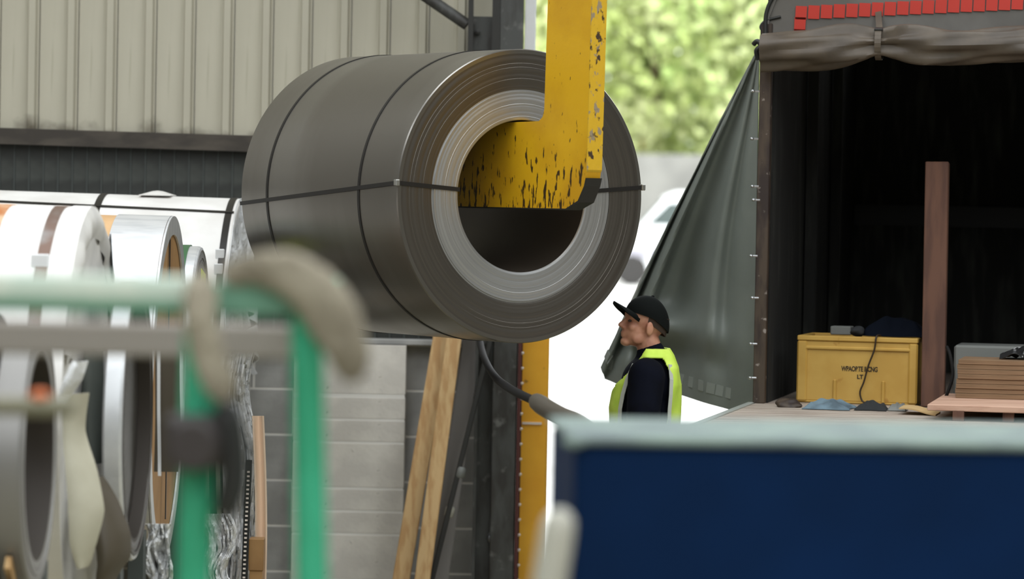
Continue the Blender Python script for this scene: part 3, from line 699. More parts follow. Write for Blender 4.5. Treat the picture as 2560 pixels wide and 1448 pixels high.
bs = empty('barrier_strip', pw(618, 1448, 15.7), 'dark toothed strip hanging down over the crumpled white film', 'strip')
build('backing', MB().beam(pw(610, 1480, 15.75), pw(622, 1150, 15.75), 0.03, 0.006, (0, 1, 0)), M['blackhandle'], bs)
tm = mesh_of(MB().box(-0.006, 0.006, -0.006, 0, -0.004, 0.004), 'tooth')
for k in range(26):
    c = pw(621 - 12 * k / 26, 1180 + k * 11, 15.742); link('tooth', tm, bs, c - WL(bs), M['stud'])
ep = MB().grid(lambda u, v: pw(634 + 30 * u + 8 * math.sin(v * 2.6) - 4, 1040 + 460 * v, 16.0 + 0.04 * math.sin(u * 3)), 6, 20, 0.008)
build('edge_board', ep, mat('pale_edge_board', S(240, 214, 188), 0.75), None, 50, 'pale kraft edge board standing beside the film', 'board')
c = pw(642, 1385, 15.9)
build('timber_block', MB().box(c.x - 0.035, c.x + 0.035, c.y - 0.05, c.y + 0.05, c.z - 0.075, c.z + 0.075, 0.004), M['kraftdark'], None, None, 'small brown timber block at the kraft edge board', 'block')
st_ = pw(642, 1385, 15.9)
build('block_prop', MB().box(st_.x - 0.03, st_.x + 0.03, st_.y - 0.04, st_.y + 0.04, 0, c.z - 0.075), M['kraftdark'], None, None, 'timber prop under the small brown block', 'prop')

# ------------------------------------------------------------------ green stand in the foreground
YF = 6.0; s6 = YF / F
gs = empty('green_stand', (pw(400, 720, YF).x, YF + 0.2, 0), 'blurred green tubular steel stand with a dusty top rail', 'stand')
zt_, zb_ = pw(370, 690, YF).z, pw(370, 785, YF).z
xl, xr_ = -1.25, pw(735, 720, YF).x
def gbar(name, x0, x1, y0, y1, z0, z1, m, par=gs): return build(name, MB().box(x0, x1, y0, y1, z0, z1, 0.006), m, par)
tr = gbar('top_rail', xl, xr_, YF - 0.03, YF + 0.03, zb_, zt_ - 0.008, M['railgreen'])
gbar('rail_dust', xl, pw(500, 720, YF).x, YF - 0.034, YF + 0.034, zt_ - 0.044, zt_, M['dustgreen'], tr)
def leg(pa, pb, Y, w): 
    a = pw(*pa, Y); b = pw(*pb, Y); d = b - a; b = a + d * (a.z / -d.z)
    return build('leg', MB().tube([b, a], w * 0.56, 24), M['green'], gs, 40)
leg((765, 740), (779, 1448), YF, 0.052); leg((505, 780), (484, 1448), YF, 0.056)
leg((765, 740), (779, 1448), YF + 0.75, 0.052); leg((-330, 780), (-340, 1448), YF + 0.75, 0.052)
gbar('end_rail', pw(765, 720, YF).x - 0.026, pw(765, 720, YF).x + 0.026, YF, YF + 0.75, zb_, zt_ - 0.012, M['green'])
gbar('rear_shadow_bar', xl, xr_, YF + 0.72, YF + 0.78, pw(300, 890, YF + 0.75).z, pw(300, 806, YF + 0.75).z, M['shadowbar'])  # solid bar, shaped and coloured to stand for a second bar's shadow
# rags
def rag(pxs, Y, label, seed, flat=0.55):
    r2 = random.Random(seed); C_ = spline([pw(x, y, Y + d) for (x, y, d, w) in pxs], 7); n = len(C_); Wd = []
    for i in range(len(pxs) - 1):
        for k in range(7): t = k / 7; Wd.append(pxs[i][3] * (1 - t) + pxs[i + 1][3] * t)
    Wd.append(pxs[-1][3])
    mb = MB().tube(C_, [w * s6 for w in Wd], 18, True, flat, (0, 1, 0))
    for i, v in enumerate(mb.v):
        v += Vector((r2.uniform(-1, 1), r2.uniform(-1, 1), r2.uniform(-1, 1))) * 0.004
    return build('work_rag', mb, M['rag'], None, 60, label, 'rag')
rag([(560, 690, 0, 26), (640, 672, -0.01, 40), (710, 682, -0.02, 54), (778, 722, -0.03, 66), (832, 795, -0.035, 70), (866, 870, -0.035, 58), (876, 925, -0.03, 38), (874, 952, -0.03, 16)], YF - 0.03, 'thick beige rag draped over the green stand corner', 2)
rag([(505, 690, 0.0, 26), (500, 740, -0.03, 40), (505, 820, -0.04, 40), (525, 900, -0.04, 42), (556, 970, -0.04, 40), (570, 1000, -0.04, 20)], YF - 0.045, 'thin beige rag hanging down the green stand post', 4)
# clamp: knob and lever
cl = empty('clamp', pw(500, 1180, YF - 0.06), 'black clamp with round knob and lever on the green post', 'clamp')
kx = pw(483, 1112, YF - 0.09)
build('knob', MB().tube([kx + Vector((0, -0.03, 0)), kx + Vector((0, -0.025, 0)), kx + Vector((0, 0.02, 0)), kx + Vector((0, 0.025, 0))], [0.04, 0.046, 0.046, 0.04], 20, True, 1.0, (1, 0, 0)), M['knob'], cl, 40)
build('clamp_block', MB().box(kx.x - 0.055, kx.x + 0.06, kx.y + 0.02, kx.y + 0.075, kx.z - 0.045, kx.z + 0.05, 0.012), M['knob'], cl)
build('lever', MB().tube(spline([pw(560, 1008, YF - 0.05), pw(578, 1080, YF - 0.05), pw(585, 1180, YF - 0.05), pw(575, 1240, YF - 0.05), pw(556, 1290, YF - 0.05)], 5), [0.012, 0.02, 0.025, 0.026, 0.026, 0.026, 0.026, 0.026, 0.026, 0.026, 0.026, 0.026, 0.026, 0.026, 0.026, 0.025, 0.025, 0.024, 0.022, 0.02, 0.016], 14), M['blackhandle'], cl, 50)
build('lever_boss', MB().beam(pw(530, 1125, YF - 0.05), pw(585, 1125, YF - 0.05), 0.03, 0.03, (0, 1, 0), 0.004), M['blackhandle'], cl)
# olive pipe with its post at the picture edge
op = empty('pipe_stand', (pw(-60, 1015, 6.4).x, 6.4, 0), 'blurred olive pipe reaching in from the picture edge', 'pipe')
build('pipe', MB().tube([pw(-400, 1008, 6.4), pw(150, 1017, 6.4), pw(185, 1017, 6.4)], [0.019, 0.019, 0.015], 14), M['olive'], op, 40)
c = pw(-180, 1017, 6.4)
build('post', MB().box(c.x - 0.02, c.x + 0.02, 6.38, 6.42, 0, c.z, 0.004), M['olive'], op)
c = pw(98, 968, 6.4)
build('marker_cap', MB().ellipsoid(pw(100, 990, 6.4), (0.02, 0.018, 0.012)), mat('orange_marker', S(210, 110, 60), 0.6), op, 60)

# ------------------------------------------------------------------ blue bin in the foreground
YB = 7.0
A = pw(1438, 1095, YB); ztop = A.z
Mb = Matrix.Translation((A.x, YB, 0)) @ Matrix.Rotation(R_(4), 4, 'Z')
bb = empty('blue_bin', (A.x + 0.65, YB + 0.3, 0), 'large blurred blue steel bin with worn pale rim', 'bin')
build('body', MB().box(0, 1.35, 0, 0.62, 0.1, ztop - 0.012, 0.012, Mb), M['blue'], bb)
build('rim', MB().box(-0.006, 1.356, -0.012, 0.632, ztop - 0.014, ztop + 0.004, 0.006, Mb), M['palerim'], bb)
for (x, y) in ((0.08, 0.08), (1.27, 0.08), (0.08, 0.54), (1.27, 0.54)):
    build('foot', MB().box(x - 0.05, x + 0.05, y - 0.05, y + 0.05, 0, 0.101, 0, Mb), M['blue'], bb)
cc = pw(1436, 1106, YB - 0.015)
build('lug', MB().ellipsoid(cc, (0.026, 0.012, 0.013)), M['palerim'], bb, 60)
# pale post in front
YP = 6.0; a = pw(1398, 1300, YP); b = pw(1375, 1448, YP); d = b - a; b = a + d * (a.z / -d.z)
w = 43 * YP / F
pts = [b] + [a + (b - a) * t for t in (0.02, 0.01, 0.0)] + [a + Vector((0, 0, 0.012)), a + Vector((0, 0, 0.02))]
build('pale_post', MB().tube(pts, [w * 1.25, w, w * 0.98, w * 0.9, w * 0.66, w * 0.3], 20), M['palepost'], None, 50, 'blurred pale grey rounded post beside the blue bin', 'post')

# ------------------------------------------------------------------ lorry body
YW = R_(12)
TU = Vector((math.cos(YW), -math.sin(YW), 0)); TV = Vector((math.sin(YW), math.cos(YW), 0))
TO = pw(1899, 1008, 16.35); BZ = TO.z; TO = Vector((TO.x, TO.y, 0))
def tp_(u, v, z): return TO + TU * u + TV * v + UZ * z
TM = Matrix((TU, TV, UZ)).transposed().to_4x4(); TM.translation = TO
TW, TD = 2.45, 3.6
ZH = 3.12      # underside of the top frame
lorry = empty('lorry', TO + TU * 1.2 + TV * 2, 'grey canvas-bodied lorry with open dark load space', 'lorry')
def tbox(name, u0, u1, v0, v1, z0, z1, m, par=lorry, ch=0.0): return build(name, MB().box(u0, u1, v0, v1, z0, z1, ch, TM), m, par)
# deck boards across the bed, tailboard part sticks out towards the hall
for k in range(24):
    v = -1.95 + k * 0.125
    tbox('deck_board', -0.02, TW, v, v + 0.119, BZ - 0.035, BZ, M['deck'], lorry, 0.003)
tbox('deck', -0.02, TW, 1.05, TD, BZ - 0.035, BZ, M['deck'])
tbox('deck_frame', -0.03, TW + 0.02, -1.95, TD, BZ - 0.16, BZ - 0.036, M['chassis'])
tbox('deck_edge', -0.055, -0.022, -1.97, 0.0, BZ - 0.14, BZ + 0.004, M['deckedge'])
tbox('tail_edge', -0.055, TW, -1.99, -1.955, BZ - 0.14, BZ + 0.004, M['deckedge'])
tbox('chassis', 0.6, 1.8, -0.6, TD + 1.5, 0.62, BZ - 0.16, M['chassis'])
for v in (0.9, 2.9):
    for u in (0.15, TW - 0.35):
        c = tp_(u, v, 0.48); o = turned('wheel', [(0.14, -0.13), (0.44, -0.13), (0.48, -0.09), (0.48, 0.09), (0.44, 0.13), (0.14, 0.13)], M['tyre'], lorry, c, TU, 40, True, 35)
    tbox('axle', 0.1, TW - 0.1, v - 0.05, v + 0.05, 0.43, 0.65, M['chassis'])
# posts
po = tbox('corner_post', -0.03, 0.028, -0.03, 0.03, BZ, ZH + 0.06, M['rustpost'], lorry, 0.004)
tbox('corner_post', TW - 0.06, TW, -0.03, 0.03, BZ, ZH + 0.06, M['rustpost'], lorry, 0.004)
sm2 = mesh_of(MB().ellipsoid((0, 0, 0), (0.010, 0.010, 0.008), nu=10, nv=6).tube([(0.0, 0, 0), (0.03, 0.0, 0)], 0.005, 6), 'lacing_stud', (0, 0, 0), 50)
for (px, py) in ((1879, 228), (1876, 347), (1877, 466), (1880, 500), (1874, 640), (1877, 745), (1873, 860), (1871, 945)):
    c = pw(px + 4, py, 16.3); link('lacing_stud', sm2, po, c - WL(po), M['bolt'])
# inside of the body
tbox('side_canvas', -0.004, 0.034, 0.032, TD, BZ, ZH + 0.28, M['darkcanvas'])
tbox('side_canvas', TW - 0.045, TW - 0.0, 0.032, TD, BZ, ZH + 0.28, M['darkcanvas'])
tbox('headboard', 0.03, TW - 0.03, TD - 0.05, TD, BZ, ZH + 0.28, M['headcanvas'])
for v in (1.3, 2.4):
    tbox('inner_post', 0.046, 0.10, v - 0.04, v + 0.04, BZ, ZH + 0.2, M['darkcanvas'])
    tbox('inner_post', TW - 0.10, TW - 0.046, v - 0.04, v + 0.04, BZ, ZH + 0.2, M['darkcanvas'])
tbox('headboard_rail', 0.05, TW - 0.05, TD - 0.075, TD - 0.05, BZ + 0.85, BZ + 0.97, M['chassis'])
# roof canvas with rounded edge
rc = MB()
arc = [(0.0, 0.0), (0.0, 0.10), (0.03, 0.18), (0.09, 0.25), (0.2, 0.30)]
top_ = [(u, ZH + h) for u, h in arc] + [(TW / 2, ZH + 0.42)] + [(TW - u, ZH + h) for u, h in arc[::-1]]
inn = [(u + 0.012 if u < TW / 2 else u - 0.012, z - 0.012) for u, z in top_]
inn[0] = (0.012, ZH); inn[-1] = (TW - 0.012, ZH)
rc.prism(top_ + inn[::-1], lambda p, h: tp_(p[0], h, p[1]), -0.03, TD)
build('roof_canvas', rc, M['canvas'], lorry, 40)
# header canvas across the opening
hd = MB().prism([(u, z) for u, z in [(0.014, ZH + 0.0)] + inn[1:-1] + [(TW - 0.014, ZH)]], lambda p, h: tp_(p[0], h, p[1]), -0.02, -0.008)
header = build('header_canvas', hd, M['canvas'], lorry)
ed = [tp_(u - 0.004, -0.035, z) for u, z in top_[:8]]
build('edge_cord', MB().tube(spline(ed, 4), 0.010, 8), M['blackhandle'], lorry, 50)
# red reflective squares on the header
sq = mesh_of(MB().box(-0.027, 0.027, -0.003, 0, -0.032, 0.032), 'reflective_square')
def on_header(px, py):
    v_ = -0.024
    # intersect the view ray with the header plane
    o = Vector((0, 0, CAMZ)); d = (pw(px, py, 10) - o); P0 = tp_(0, v_, 0); t = (P0 - o).dot(TV) / d.dot(TV); return o + d * t
rot = TM.to_3x3().to_euler()
for k in range(24):
    px = 2003 + 31.8 * k; py = 32 - 0.0465 * (px - 2003) + (0 if k < 9 else 0)
    o = link('reflective_square', sq, header, on_header(px, py) - WL(header), M['redtape']); o.rotation_euler = (0, R_(2.0), rot.z)
for k in range(2):
    o = link('reflective_square', sq, header, on_header(2000 - 1.5 * k, 60 + 30 * k) - WL(header), M['redtape']); o.rotation_euler = (0, R_(2), rot.z)
# rope loops at the corner
build('rope_loop', MB().tube(spline([on_header(1952, 42), on_header(1915, 52), on_header(1902, 70), on_header(1925, 88), on_header(1960, 86)], 6), 0.007, 8), M['blackhandle'], lorry, 50)
build('corner_knot', MB().tube(spline([on_header(1886, 112) + TV * -0.03, on_header(1896, 104) + TV * -0.04, on_header(1905, 116) + TV * -0.04, on_header(1894, 128) + TV * -0.04, on_header(1898, 150) + TV * -0.03], 5), 0.012, 8), M['blackhandle'], lorry, 50)
# rolled up curtain tied with a strap
ra = on_header(1912, 131); rb_dir = (TU + UZ * 0.034).normalized(); RL = TW - 0.06
us = 0.56
def roll(u, v):
    L = u * RL; q = 2 * math.pi * v; d = L - us
    r = 0.086 * (1 - 0.36 * math.exp(-(d / 0.12) ** 2)) + 0.008 * math.sin(L * 4.2)
    r += 0.019 * math.sin(6 * q + d * 5) * math.exp(-abs(d) / 0.3) * min(1, abs(d) * 14 + 0.25) + 0.010 * math.sin(3 * q + L * 7) + 0.006 * math.sin(8 * q - L * 11)
    c = ra + rb_dir * L + TV * -0.12 + UZ * (0.02 * math.exp(-(d / 0.2) ** 2))
    return c + TV * (-math.cos(q) * r * 0.95) + UZ * (math.sin(q) * r)
rl = build('rolled_curtain', MB().grid(roll, 110, 40), M['rollcanvas'], lorry, 60)
def cap_(u): 
    m_ = MB(); n = 40; ring = [roll(u, k / n) for k in range(n)]; m_.add(ring, [tuple(range(n))]); return m_
build('roll_end', cap_(0.0), M['rollcanvas'], rl)
sc_ = ra + rb_dir * us + TV * -0.12
def loop_pt(q): return sc_ + TV * (-math.cos(q) * 0.074) + UZ * (0.02 + math.sin(q) * 0.074)
lp = [loop_pt(2 * math.pi * k / 24) for k in range(25)]
mbs = MB()
for a_, b_ in zip(lp[:-1], lp[1:]): mbs.beam(a_, b_, 0.03, 0.005, ((a_ + b_) / 2 - sc_), 0)
mbs.beam(loop_pt(R_(88)), on_header(2196, 30) - TV * 0.004, 0.03, 0.005, TV)
build('tie_strap', mbs, M['rollcanvas'], rl)
build('strap_buckle', MB().beam(loop_pt(R_(60)) - TV * 0.012, loop_pt(R_(95)) - TV * 0.012, 0.04, 0.012, TV, 0.003), M['blackhandle'], rl)
# side curtain swung out to the left
top_c = pw(1899, 116, 16.44)
bl = [(1502, 918, 17.35), (1512, 948, 17.35), (1565, 968, 17.2), (1690, 985, 16.95), (1790, 1015, 16.7), (1884, 1042, 16.44)]
def bottom(s):
    x = s * (len(bl) - 1); i = min(int(x), len(bl) - 2); t = x - i; a, b = bl[i], bl[i + 1]
    return pw(a[0] * (1 - t) + b[0] * t, a[1] * (1 - t) + b[1] * t, a[2] * (1 - t) + b[2] * t)
def curt(u, v):
    b = bottom(u); t = v
    # the right edge hangs straight down, the left edge runs obliquely from the top corner
    P_ = top_c + (b - top_c) * t
    G = lambda x, c, w: math.exp(-((x - c) / w) ** 2)
    uu = u + 0.05 * math.sin(t * 4)
    w_ = 0.17 * G(uu, 0.30, 0.055) - 0.20 * G(uu, 0.52, 0.12) + 0.10 * G(uu, 0.70, 0.05) - 0.06 * G(uu, 0.82, 0.05) - 0.10 * G(uu, 0.16, 0.06) + 0.06 * G(uu, 0.06, 0.04)
    w_ *= t ** 0.85 * (1 - 0.75 * max(0, (t - 0.72) / 0.28))
    w_ += (0.15 * G(t, 0.81, 0.045) - 0.07 * G(t, 0.885, 0.03)) * min(1, 3 * u) * min(1, 5 * (1 - u)) * (0.7 + 0.5 * math.sin(5 * u + 0.4))
    edge_ = -0.03 * math.sin(math.pi * t) * (1 - u)
    return P_ + Vector((edge_ * 0.6, -w_, 0))
cu = build('side_curtain', MB().grid(curt, 70, 80, 0.004), M['curtain'], lorry, 70)
gsq = mesh_of(MB().box(-0.024, 0.024, -0.003, 0, -0.026, 0.026), 'reflective_square')
for s in [0.045, 0.12, 0.20, 0.615, 0.665, 0.715, 0.765, 0.815, 0.865]:
    c = curt(s, 0.955); c2 = curt(s + 0.01, 0.955); c3 = curt(s, 0.975)
    t1 = (c2 - c).normalized(); t2 = (c - c3).normalized(); nn = t1.cross(t2).normalized()
    if nn.y > 0: nn = -nn
    t2 = (-nn).cross(t1) * -1 if False else t1.cross(nn).normalized()
    if t2.z < 0: t2 = -t2
    Mx = Matrix((t1, -nn, t2)).transposed()
    o = link('reflective_square', gsq, cu, c + nn * 0.004 - WL(cu), M['greytape']); o.rotation_euler = Mx.to_euler()

# ------------------------------------------------------------------ load on the lorry
def on_bed(px, v_):
    """point on the deck in picture column px at load depth v_"""
    o = Vector((0, 0, CAMZ)); d = pw(px, 1000, 10) - o; P0 = tp_(0, v_, 0); t = (P0 - o).dot(TV) / d.dot(TV); q = o + d * t; return Vector((q.x, q.y, BZ))
# yellow crate
ca = on_bed(1990, 0.16) + UZ * 0.0015; cb = on_bed(2292, 0.13) + UZ * 0.0015; cw = (cb - ca).length; cu_ = (cb - ca).normalized(); cvv = Vector((-cu_.y, cu_.x, 0))
KM = Matrix((cu_, cvv, UZ)).transposed().to_4x4(); KM.translation = ca
CH = 0.325
crate = empty('plastic_crate', ca + cu_ * cw / 2 + cvv * 0.2, 'yellow plastic crate with faded black lettering on the lorry bed', 'crate')
def kbox(name, x0, x1, y0, y1, z0, z1, m=M['crate'], ch=0.004, par=crate): return build(name, MB().box(x0, x1, y0, y1, z0, z1, ch, KM), m, par)
t_ = 0.012
kbox('front_wall', t_, cw - t_, 0.010, 0.010 + t_, 0.01, CH - 0.06); kbox('back_wall', t_, cw - t_, 0.38, 0.39, 0.01, CH - 0.02)
kbox('side_wall', 0.008, 0.02, 0.012, 0.39, 0.01, CH - 0.02); kbox('side_wall', cw - 0.02, cw - 0.008, 0.012, 0.39, 0.01, CH - 0.02); kbox('base', 0.008, cw - 0.008, 0.01, 0.39, 0.0, 0.012)
kbox('rim', 0, cw, -0.004, 0.016, CH - 0.024, CH); kbox('rim', 0, cw, 0.384, 0.404, CH - 0.024, CH); kbox('rim', 0, 0.02, 0.016, 0.384, CH - 0.024, CH); kbox('rim', cw - 0.02, cw, 0.016, 0.384, CH - 0.024, CH)
kbox('upper_panel', t_, cw - t_, 0.006, 0.018, CH - 0.06, CH - 0.024)
kbox('ledge', 0.01, cw - 0.01, -0.002, 0.014, CH - 0.066, CH - 0.05)
kbox('corner_pillar', 0, 0.05, -0.003, 0.02, 0.006, CH - 0.024, M['crate'], 0.008); kbox('corner_pillar', cw - 0.045, cw, -0.003, 0.02, 0.006, CH - 0.024, M['crate'], 0.008)
for f in (0.318, 0.72): kbox('rib', f * cw - 0.008, f * cw + 0.008, 0.0, 0.012, 0.008, 0.115)
for txt, fx, fz, sz in (('WPAORTE ILCNG', 0.37, 0.158, 0.033), ('LT', 0.5, 0.122, 0.028)):
    cdv = bpy.data.curves.new('lettering', 'FONT'); cdv.body = txt; cdv.size = sz; cdv.extrude = 0.0006; cdv.offset = 0.0012; cdv.space_character = 0.95
    me = bpy.data.meshes.new_from_object(bpy.data.objects.new('t', cdv))
    RM = KM @ Matrix.Translation((fx * cw, 0.0095, fz)) @ Matrix.Rotation(R_(90), 4, 'X')
    xs2 = [v.co.x for v in me.vertices]; wid_ = max(xs2)
    for v in me.vertices: v.co.x *= (0.30 * cw / wid_ if len(txt) > 3 else 1.0); v.co = RM @ v.co - WL(crate)
    link('lettering', me, crate, (0, 0, 0), M['ink'])
cbp = [KM @ Vector(p_) for p_ in ((0.40, 0.035, CH + 0.008), (0.66 * cw, -0.012, CH + 0.004), (0.645 * cw, -0.014, CH - 0.06), (0.60 * cw, -0.014, 0.19), (0.565 * cw, -0.014, 0.11), (0.535 * cw, -0.014, 0.06), (0.55 * cw, -0.012, 0.02), (0.585 * cw, -0.02, 0.006))]
build('thin_cable', MB().tube(spline(cbp, 6), 0.0045, 8), M['cable'], None, 50, 'thin brown cable hanging over the yellow crate front', 'cable')
# brown upright beam
b0 = on_bed(2333, 0.10); b1 = pw(2344, 406, b0.y + 0.12)
build('wooden_beam', MB().beam(b0 + UZ * 0.0, b1, 0.112, 0.07, TV, 0.004), M['oldwood'], None, None, 'brown wooden beam standing upright beside the yellow crate', 'beam')
# dark blue cloth, small boxes on the crate
def lump(name, c, r, m, label, cat, seed, amp=0.25, n=(28, 16), floor_z=None):
    r2 = random.Random(seed); A_ = [(Vector((r2.gauss(0, 1), r2.gauss(0, 1), r2.gauss(0, 1))) * 3.0, r2.uniform(0, 6)) for _ in range(8)]
    mb = MB().ellipsoid((0, 0, 0), (1, 1, 1), None, *n)
    for i, v in enumerate(mb.v):
        f = 1 + amp * sum(math.sin(v.dot(a) + b) for a, b in A_) / 4
        q = Vector((v.x * r[0] * f, v.y * r[1] * f, v.z * r[2] * f)) + Vector(c)
        if floor_z is not None and q.z < floor_z: q.z = floor_z
        mb.v[i] = q
    return build(name, mb, m, None, 60, label, cat)
def crumple(name, c, w, d, h, m, label, cat, seed, z0, hump=0.35):
    def fn(u, v):
        x = u * 2 - 1; y = v * 2 - 1
        q = Vector((u * 2.2 + seed + 0.37, v * 1.1, seed * 0.7)); r1 = 1 - (mn.noise(q) ** 2 + 0.01) ** 0.5 * 2.2; r2 = mn.noise(q * 2.1 + Vector((0.3, 0.6, 0.2)))
        fall = max(0.0, 1 - max(abs(x), abs(y)) ** 3)
        wob = 1 + 0.25 * mn.noise(Vector((x * 1.5 + seed, y * 1.5, 3)))
        return Vector((c.x, c.y, z0 + 0.004)) + TU * (x * w * wob) + TV * (y * d * wob) + UZ * (h * fall * max(0.03, hump + 0.45 * r1 + 0.22 * r2))
    return build(name, MB().grid(fn, 36, 26, 0.003), m, None, 50, label, cat)
cc = KM @ Vector((0.445, 0.215, CH + 0.055)); crumple('cloth_bundle', cc, 0.155, 0.13, 0.09, M['bluedark'], 'dark blue cloth bundle lying on the yellow crate', 'cloth', 11, CH + BZ + 0.0015, 0.6)
cc = KM @ Vector((0.19, 0.12, CH + 0.001)); build('small_box', MB().box(-0.055, 0.045, -0.05, 0.05, 0, 0.042, 0.004, KM @ Matrix.Translation((0.19, 0.2, CH + 0.001))), M['greybox'], None, None, 'small grey box lying on the yellow crate corner', 'box')
lump('black_bag', KM @ Vector((0.285, 0.06, CH + 0.024)), (0.034, 0.045, 0.026), M['ragblack'], 'small black bag between grey box and blue cloth', 'bag', 4, 0.2, (20, 12), CH + BZ + 0.001)
# things lying on the bed in front of the crate
crumple('work_cloth', on_bed(2072, -0.28), 0.11, 0.12, 0.06, M['ragblue'], 'blue grey cloth crumpled in front of the yellow crate', 'cloth', 21, BZ)
crumple('work_cloth', on_bed(2182, -0.26), 0.07, 0.10, 0.055, M['ragblack'], 'black cloth crumpled beside the blue grey cloth', 'cloth', 23, BZ)
crumple('work_cloth', on_bed(2246, -0.26), 0.042, 0.07, 0.05, M['greybox'], 'grey crumpled cloth next to the cardboard scrap', 'cloth', 25, BZ)
lump('metal_scrap', on_bed(1972, -0.25) + UZ * 0.008, (0.06, 0.05, 0.028), M['rustpost'], 'small rusty scrap at the bed corner before the crate', 'scrap', 27, 0.4, (20, 12), BZ + 0.001)
cs_ = on_bed(2300, -0.46); build('cardboard_scrap', MB().grid(lambda u, v: cs_ + TU * ((u - 0.5) * 0.17) + TV * ((v - 0.5) * 0.26) + UZ * (0.012 + 0.02 * (1 - u) + 0.006 * math.sin(5 * u)), 8, 6, 0.006), M['card'], None, 50, 'tan cardboard scrap lying before the brown beam', 'cardboard')
# low bench with board stack
ba = on_bed(2352, -0.20); bench = empty('low_bench', ba + TU * 0.5 + TV * 0.3, 'low bench with pinkish wooden top on the lorry bed', 'bench')
BM_ = Matrix((TU, TV, UZ)).transposed().to_4x4(); BM_.translation = ba
hb_ = pw(2400, 1008, ba.y).z - BZ
hb_ = 0.072
build('bench_top', MB().box(0.0, 0.95, -0.72, 0.25, hb_ - 0.028, hb_, 0.003, BM_), M['pinkwood'], bench)
for (x, y) in ((0.14, -0.70), (0.36, -0.66), (0.8, -0.68), (0.14, 0.18), (0.8, 0.18)):
    build('leg', MB().box(x - 0.025, x + 0.025, y - 0.03, y + 0.03, 0, hb_ - 0.027, 0, BM_), M['oldwood'], bench)
for k in range(8):
    jx, jy = random.uniform(-0.008, 0.008), random.uniform(-0.006, 0.006)
    build('plywood_board', MB().box(0.075 + jx + k * 0.002, 0.9, -0.14 + jy, 0.22 + jy, hb_ + 0.001 + k * 0.0225, hb_ + 0.0225 + k * 0.0225, 0.0015, BM_), M['ply'], None, None,
          'brown plywood board, %s of the stack on the low bench' % ('lowest', 'second lowest', 'third lowest', 'fourth lowest', 'fourth from top', 'third from top', 'second from top', 'topmost')[k], 'board', 'plywood boards stacked on the low bench')
build('grey_case', MB().box(0.03, 0.9, 0.33, 0.66, 0.001, 0.30, 0.01, BM_), M['greybox'], None, None, 'flat-topped grey case behind the plywood stack', 'case')
cfm = MB().grid(lambda u, v: BM_ @ Vector((0.27 + 0.32 * u, -0.02 + 0.26 * v, hb_ + 0.185 + 0.045 * abs(math.sin(u * 9 + v * 3)) * math.sin(math.pi * u) + 0.02 * math.sin(v * 8) ** 2)), 30, 14, 0.003)
build('crumpled_film', cfm, M['crumple'], None, 50, 'crumpled black and white film on the plywood stack', 'film')
build('hanging_cable', MB().tube(spline([BM_ @ Vector(p_) for p_ in ((0.015, 0.10, 0.30), (0.035, 0.06, 0.26), (0.05, 0.04, 0.17), (0.03, 0.03, 0.09), (0.015, 0.04, 0.06))], 6), 0.008, 8), M['rubber'], None, 50, 'black cable hanging between brown beam and grey case', 'cable')

# ------------------------------------------------------------------ the man in the high visibility vest
PX, PY = pw(1618, 800, 15.9).x, 15.9
ya = R_(-3)
pf = Vector((-math.cos(ya), -math.sin(ya), 0)); pl = Vector((math.sin(ya), -math.cos(ya), 0))
PM = Matrix((pf, pl, UZ)).transposed().to_4x4(); PM.translation = Vector((PX, PY, 0))
man = empty('person', (PX, PY, 0), 'man in black cap and lime yellow vest looking up at the coil', 'person')
HMx = Matrix.Translation((0.015, 0, 1.738)) @ Matrix.Rotation(R_(17), 4, 'Z') @ Matrix.Rotation(R_(-12), 4, 'Y')
def H(p): return HMx @ Vector(p)
hrot = (0, R_(-13), 0)
def hell(mb, c, r, rot=None): 
    q = (HMx.to_3x3() @ Euler(rot or (0, 0, 0)).to_matrix()).to_euler(); mb.ellipsoid(H(c), r, q, 24, 14)
bd = MB()
hell(bd, (-0.012, 0, 0.030), (0.098, 0.076, 0.093)); hell(bd, (0.032, 0, -0.040), (0.062, 0.057, 0.070)); hell(bd, (0.068, 0, -0.098), (0.026, 0.028, 0.020)); hell(bd, (0.05, 0, 0.035), (0.05, 0.062, 0.05))
for s in (-1, 1):
    hell(bd, (0.070, s * 0.030, 0.020), (0.020, 0.026, 0.010)); hell(bd, (0.058, s * 0.036, -0.026), (0.026, 0.022, 0.024)); hell(bd, (-0.010, s * 0.078, -0.016), (0.022, 0.010, 0.034), (0, 0.2, s * 0.4))
    hell(bd, (0.022, s * 0.046, -0.070), (0.032, 0.014, 0.026), (0, 0.5, 0)); hell(bd, (0.098, s * 0.012, -0.032), (0.011, 0.008, 0.008))
bd.limb([(H((0.086, 0, 0.012)), 0.0085), (H((0.104, 0, -0.012)), 0.0095), (H((0.114, 0, -0.026)), 0.0105)], 12)
hell(bd, (0.084, 0, -0.052), (0.014, 0.024, 0.010)); hell(bd, (0.090, 0, -0.060), (0.011, 0.021, 0.006)); hell(bd, (0.087, 0, -0.072), (0.011, 0.019, 0.007))
L_ = lambda f, l, u: Vector((f, l, u))
bd.limb([(H((-0.018, 0, -0.045)), 0.056), (L_(-0.022, 0, 1.60), 0.058), (L_(-0.03, 0, 1.53), 0.07)])
def torso(mb, g=0.0):
    for (u, f, rf, rl_, ru) in ((1.46, -0.015, 0.115, 0.175, 0.12), (1.34, 0.0, 0.125, 0.170, 0.16), (1.18, 0.005, 0.118, 0.155, 0.16), (1.02, -0.005, 0.118, 0.165, 0.14)):
        mb.ellipsoid((f, 0, u), (rf + g, rl_ + g, ru + g), None, 28, 16)
torso(bd)
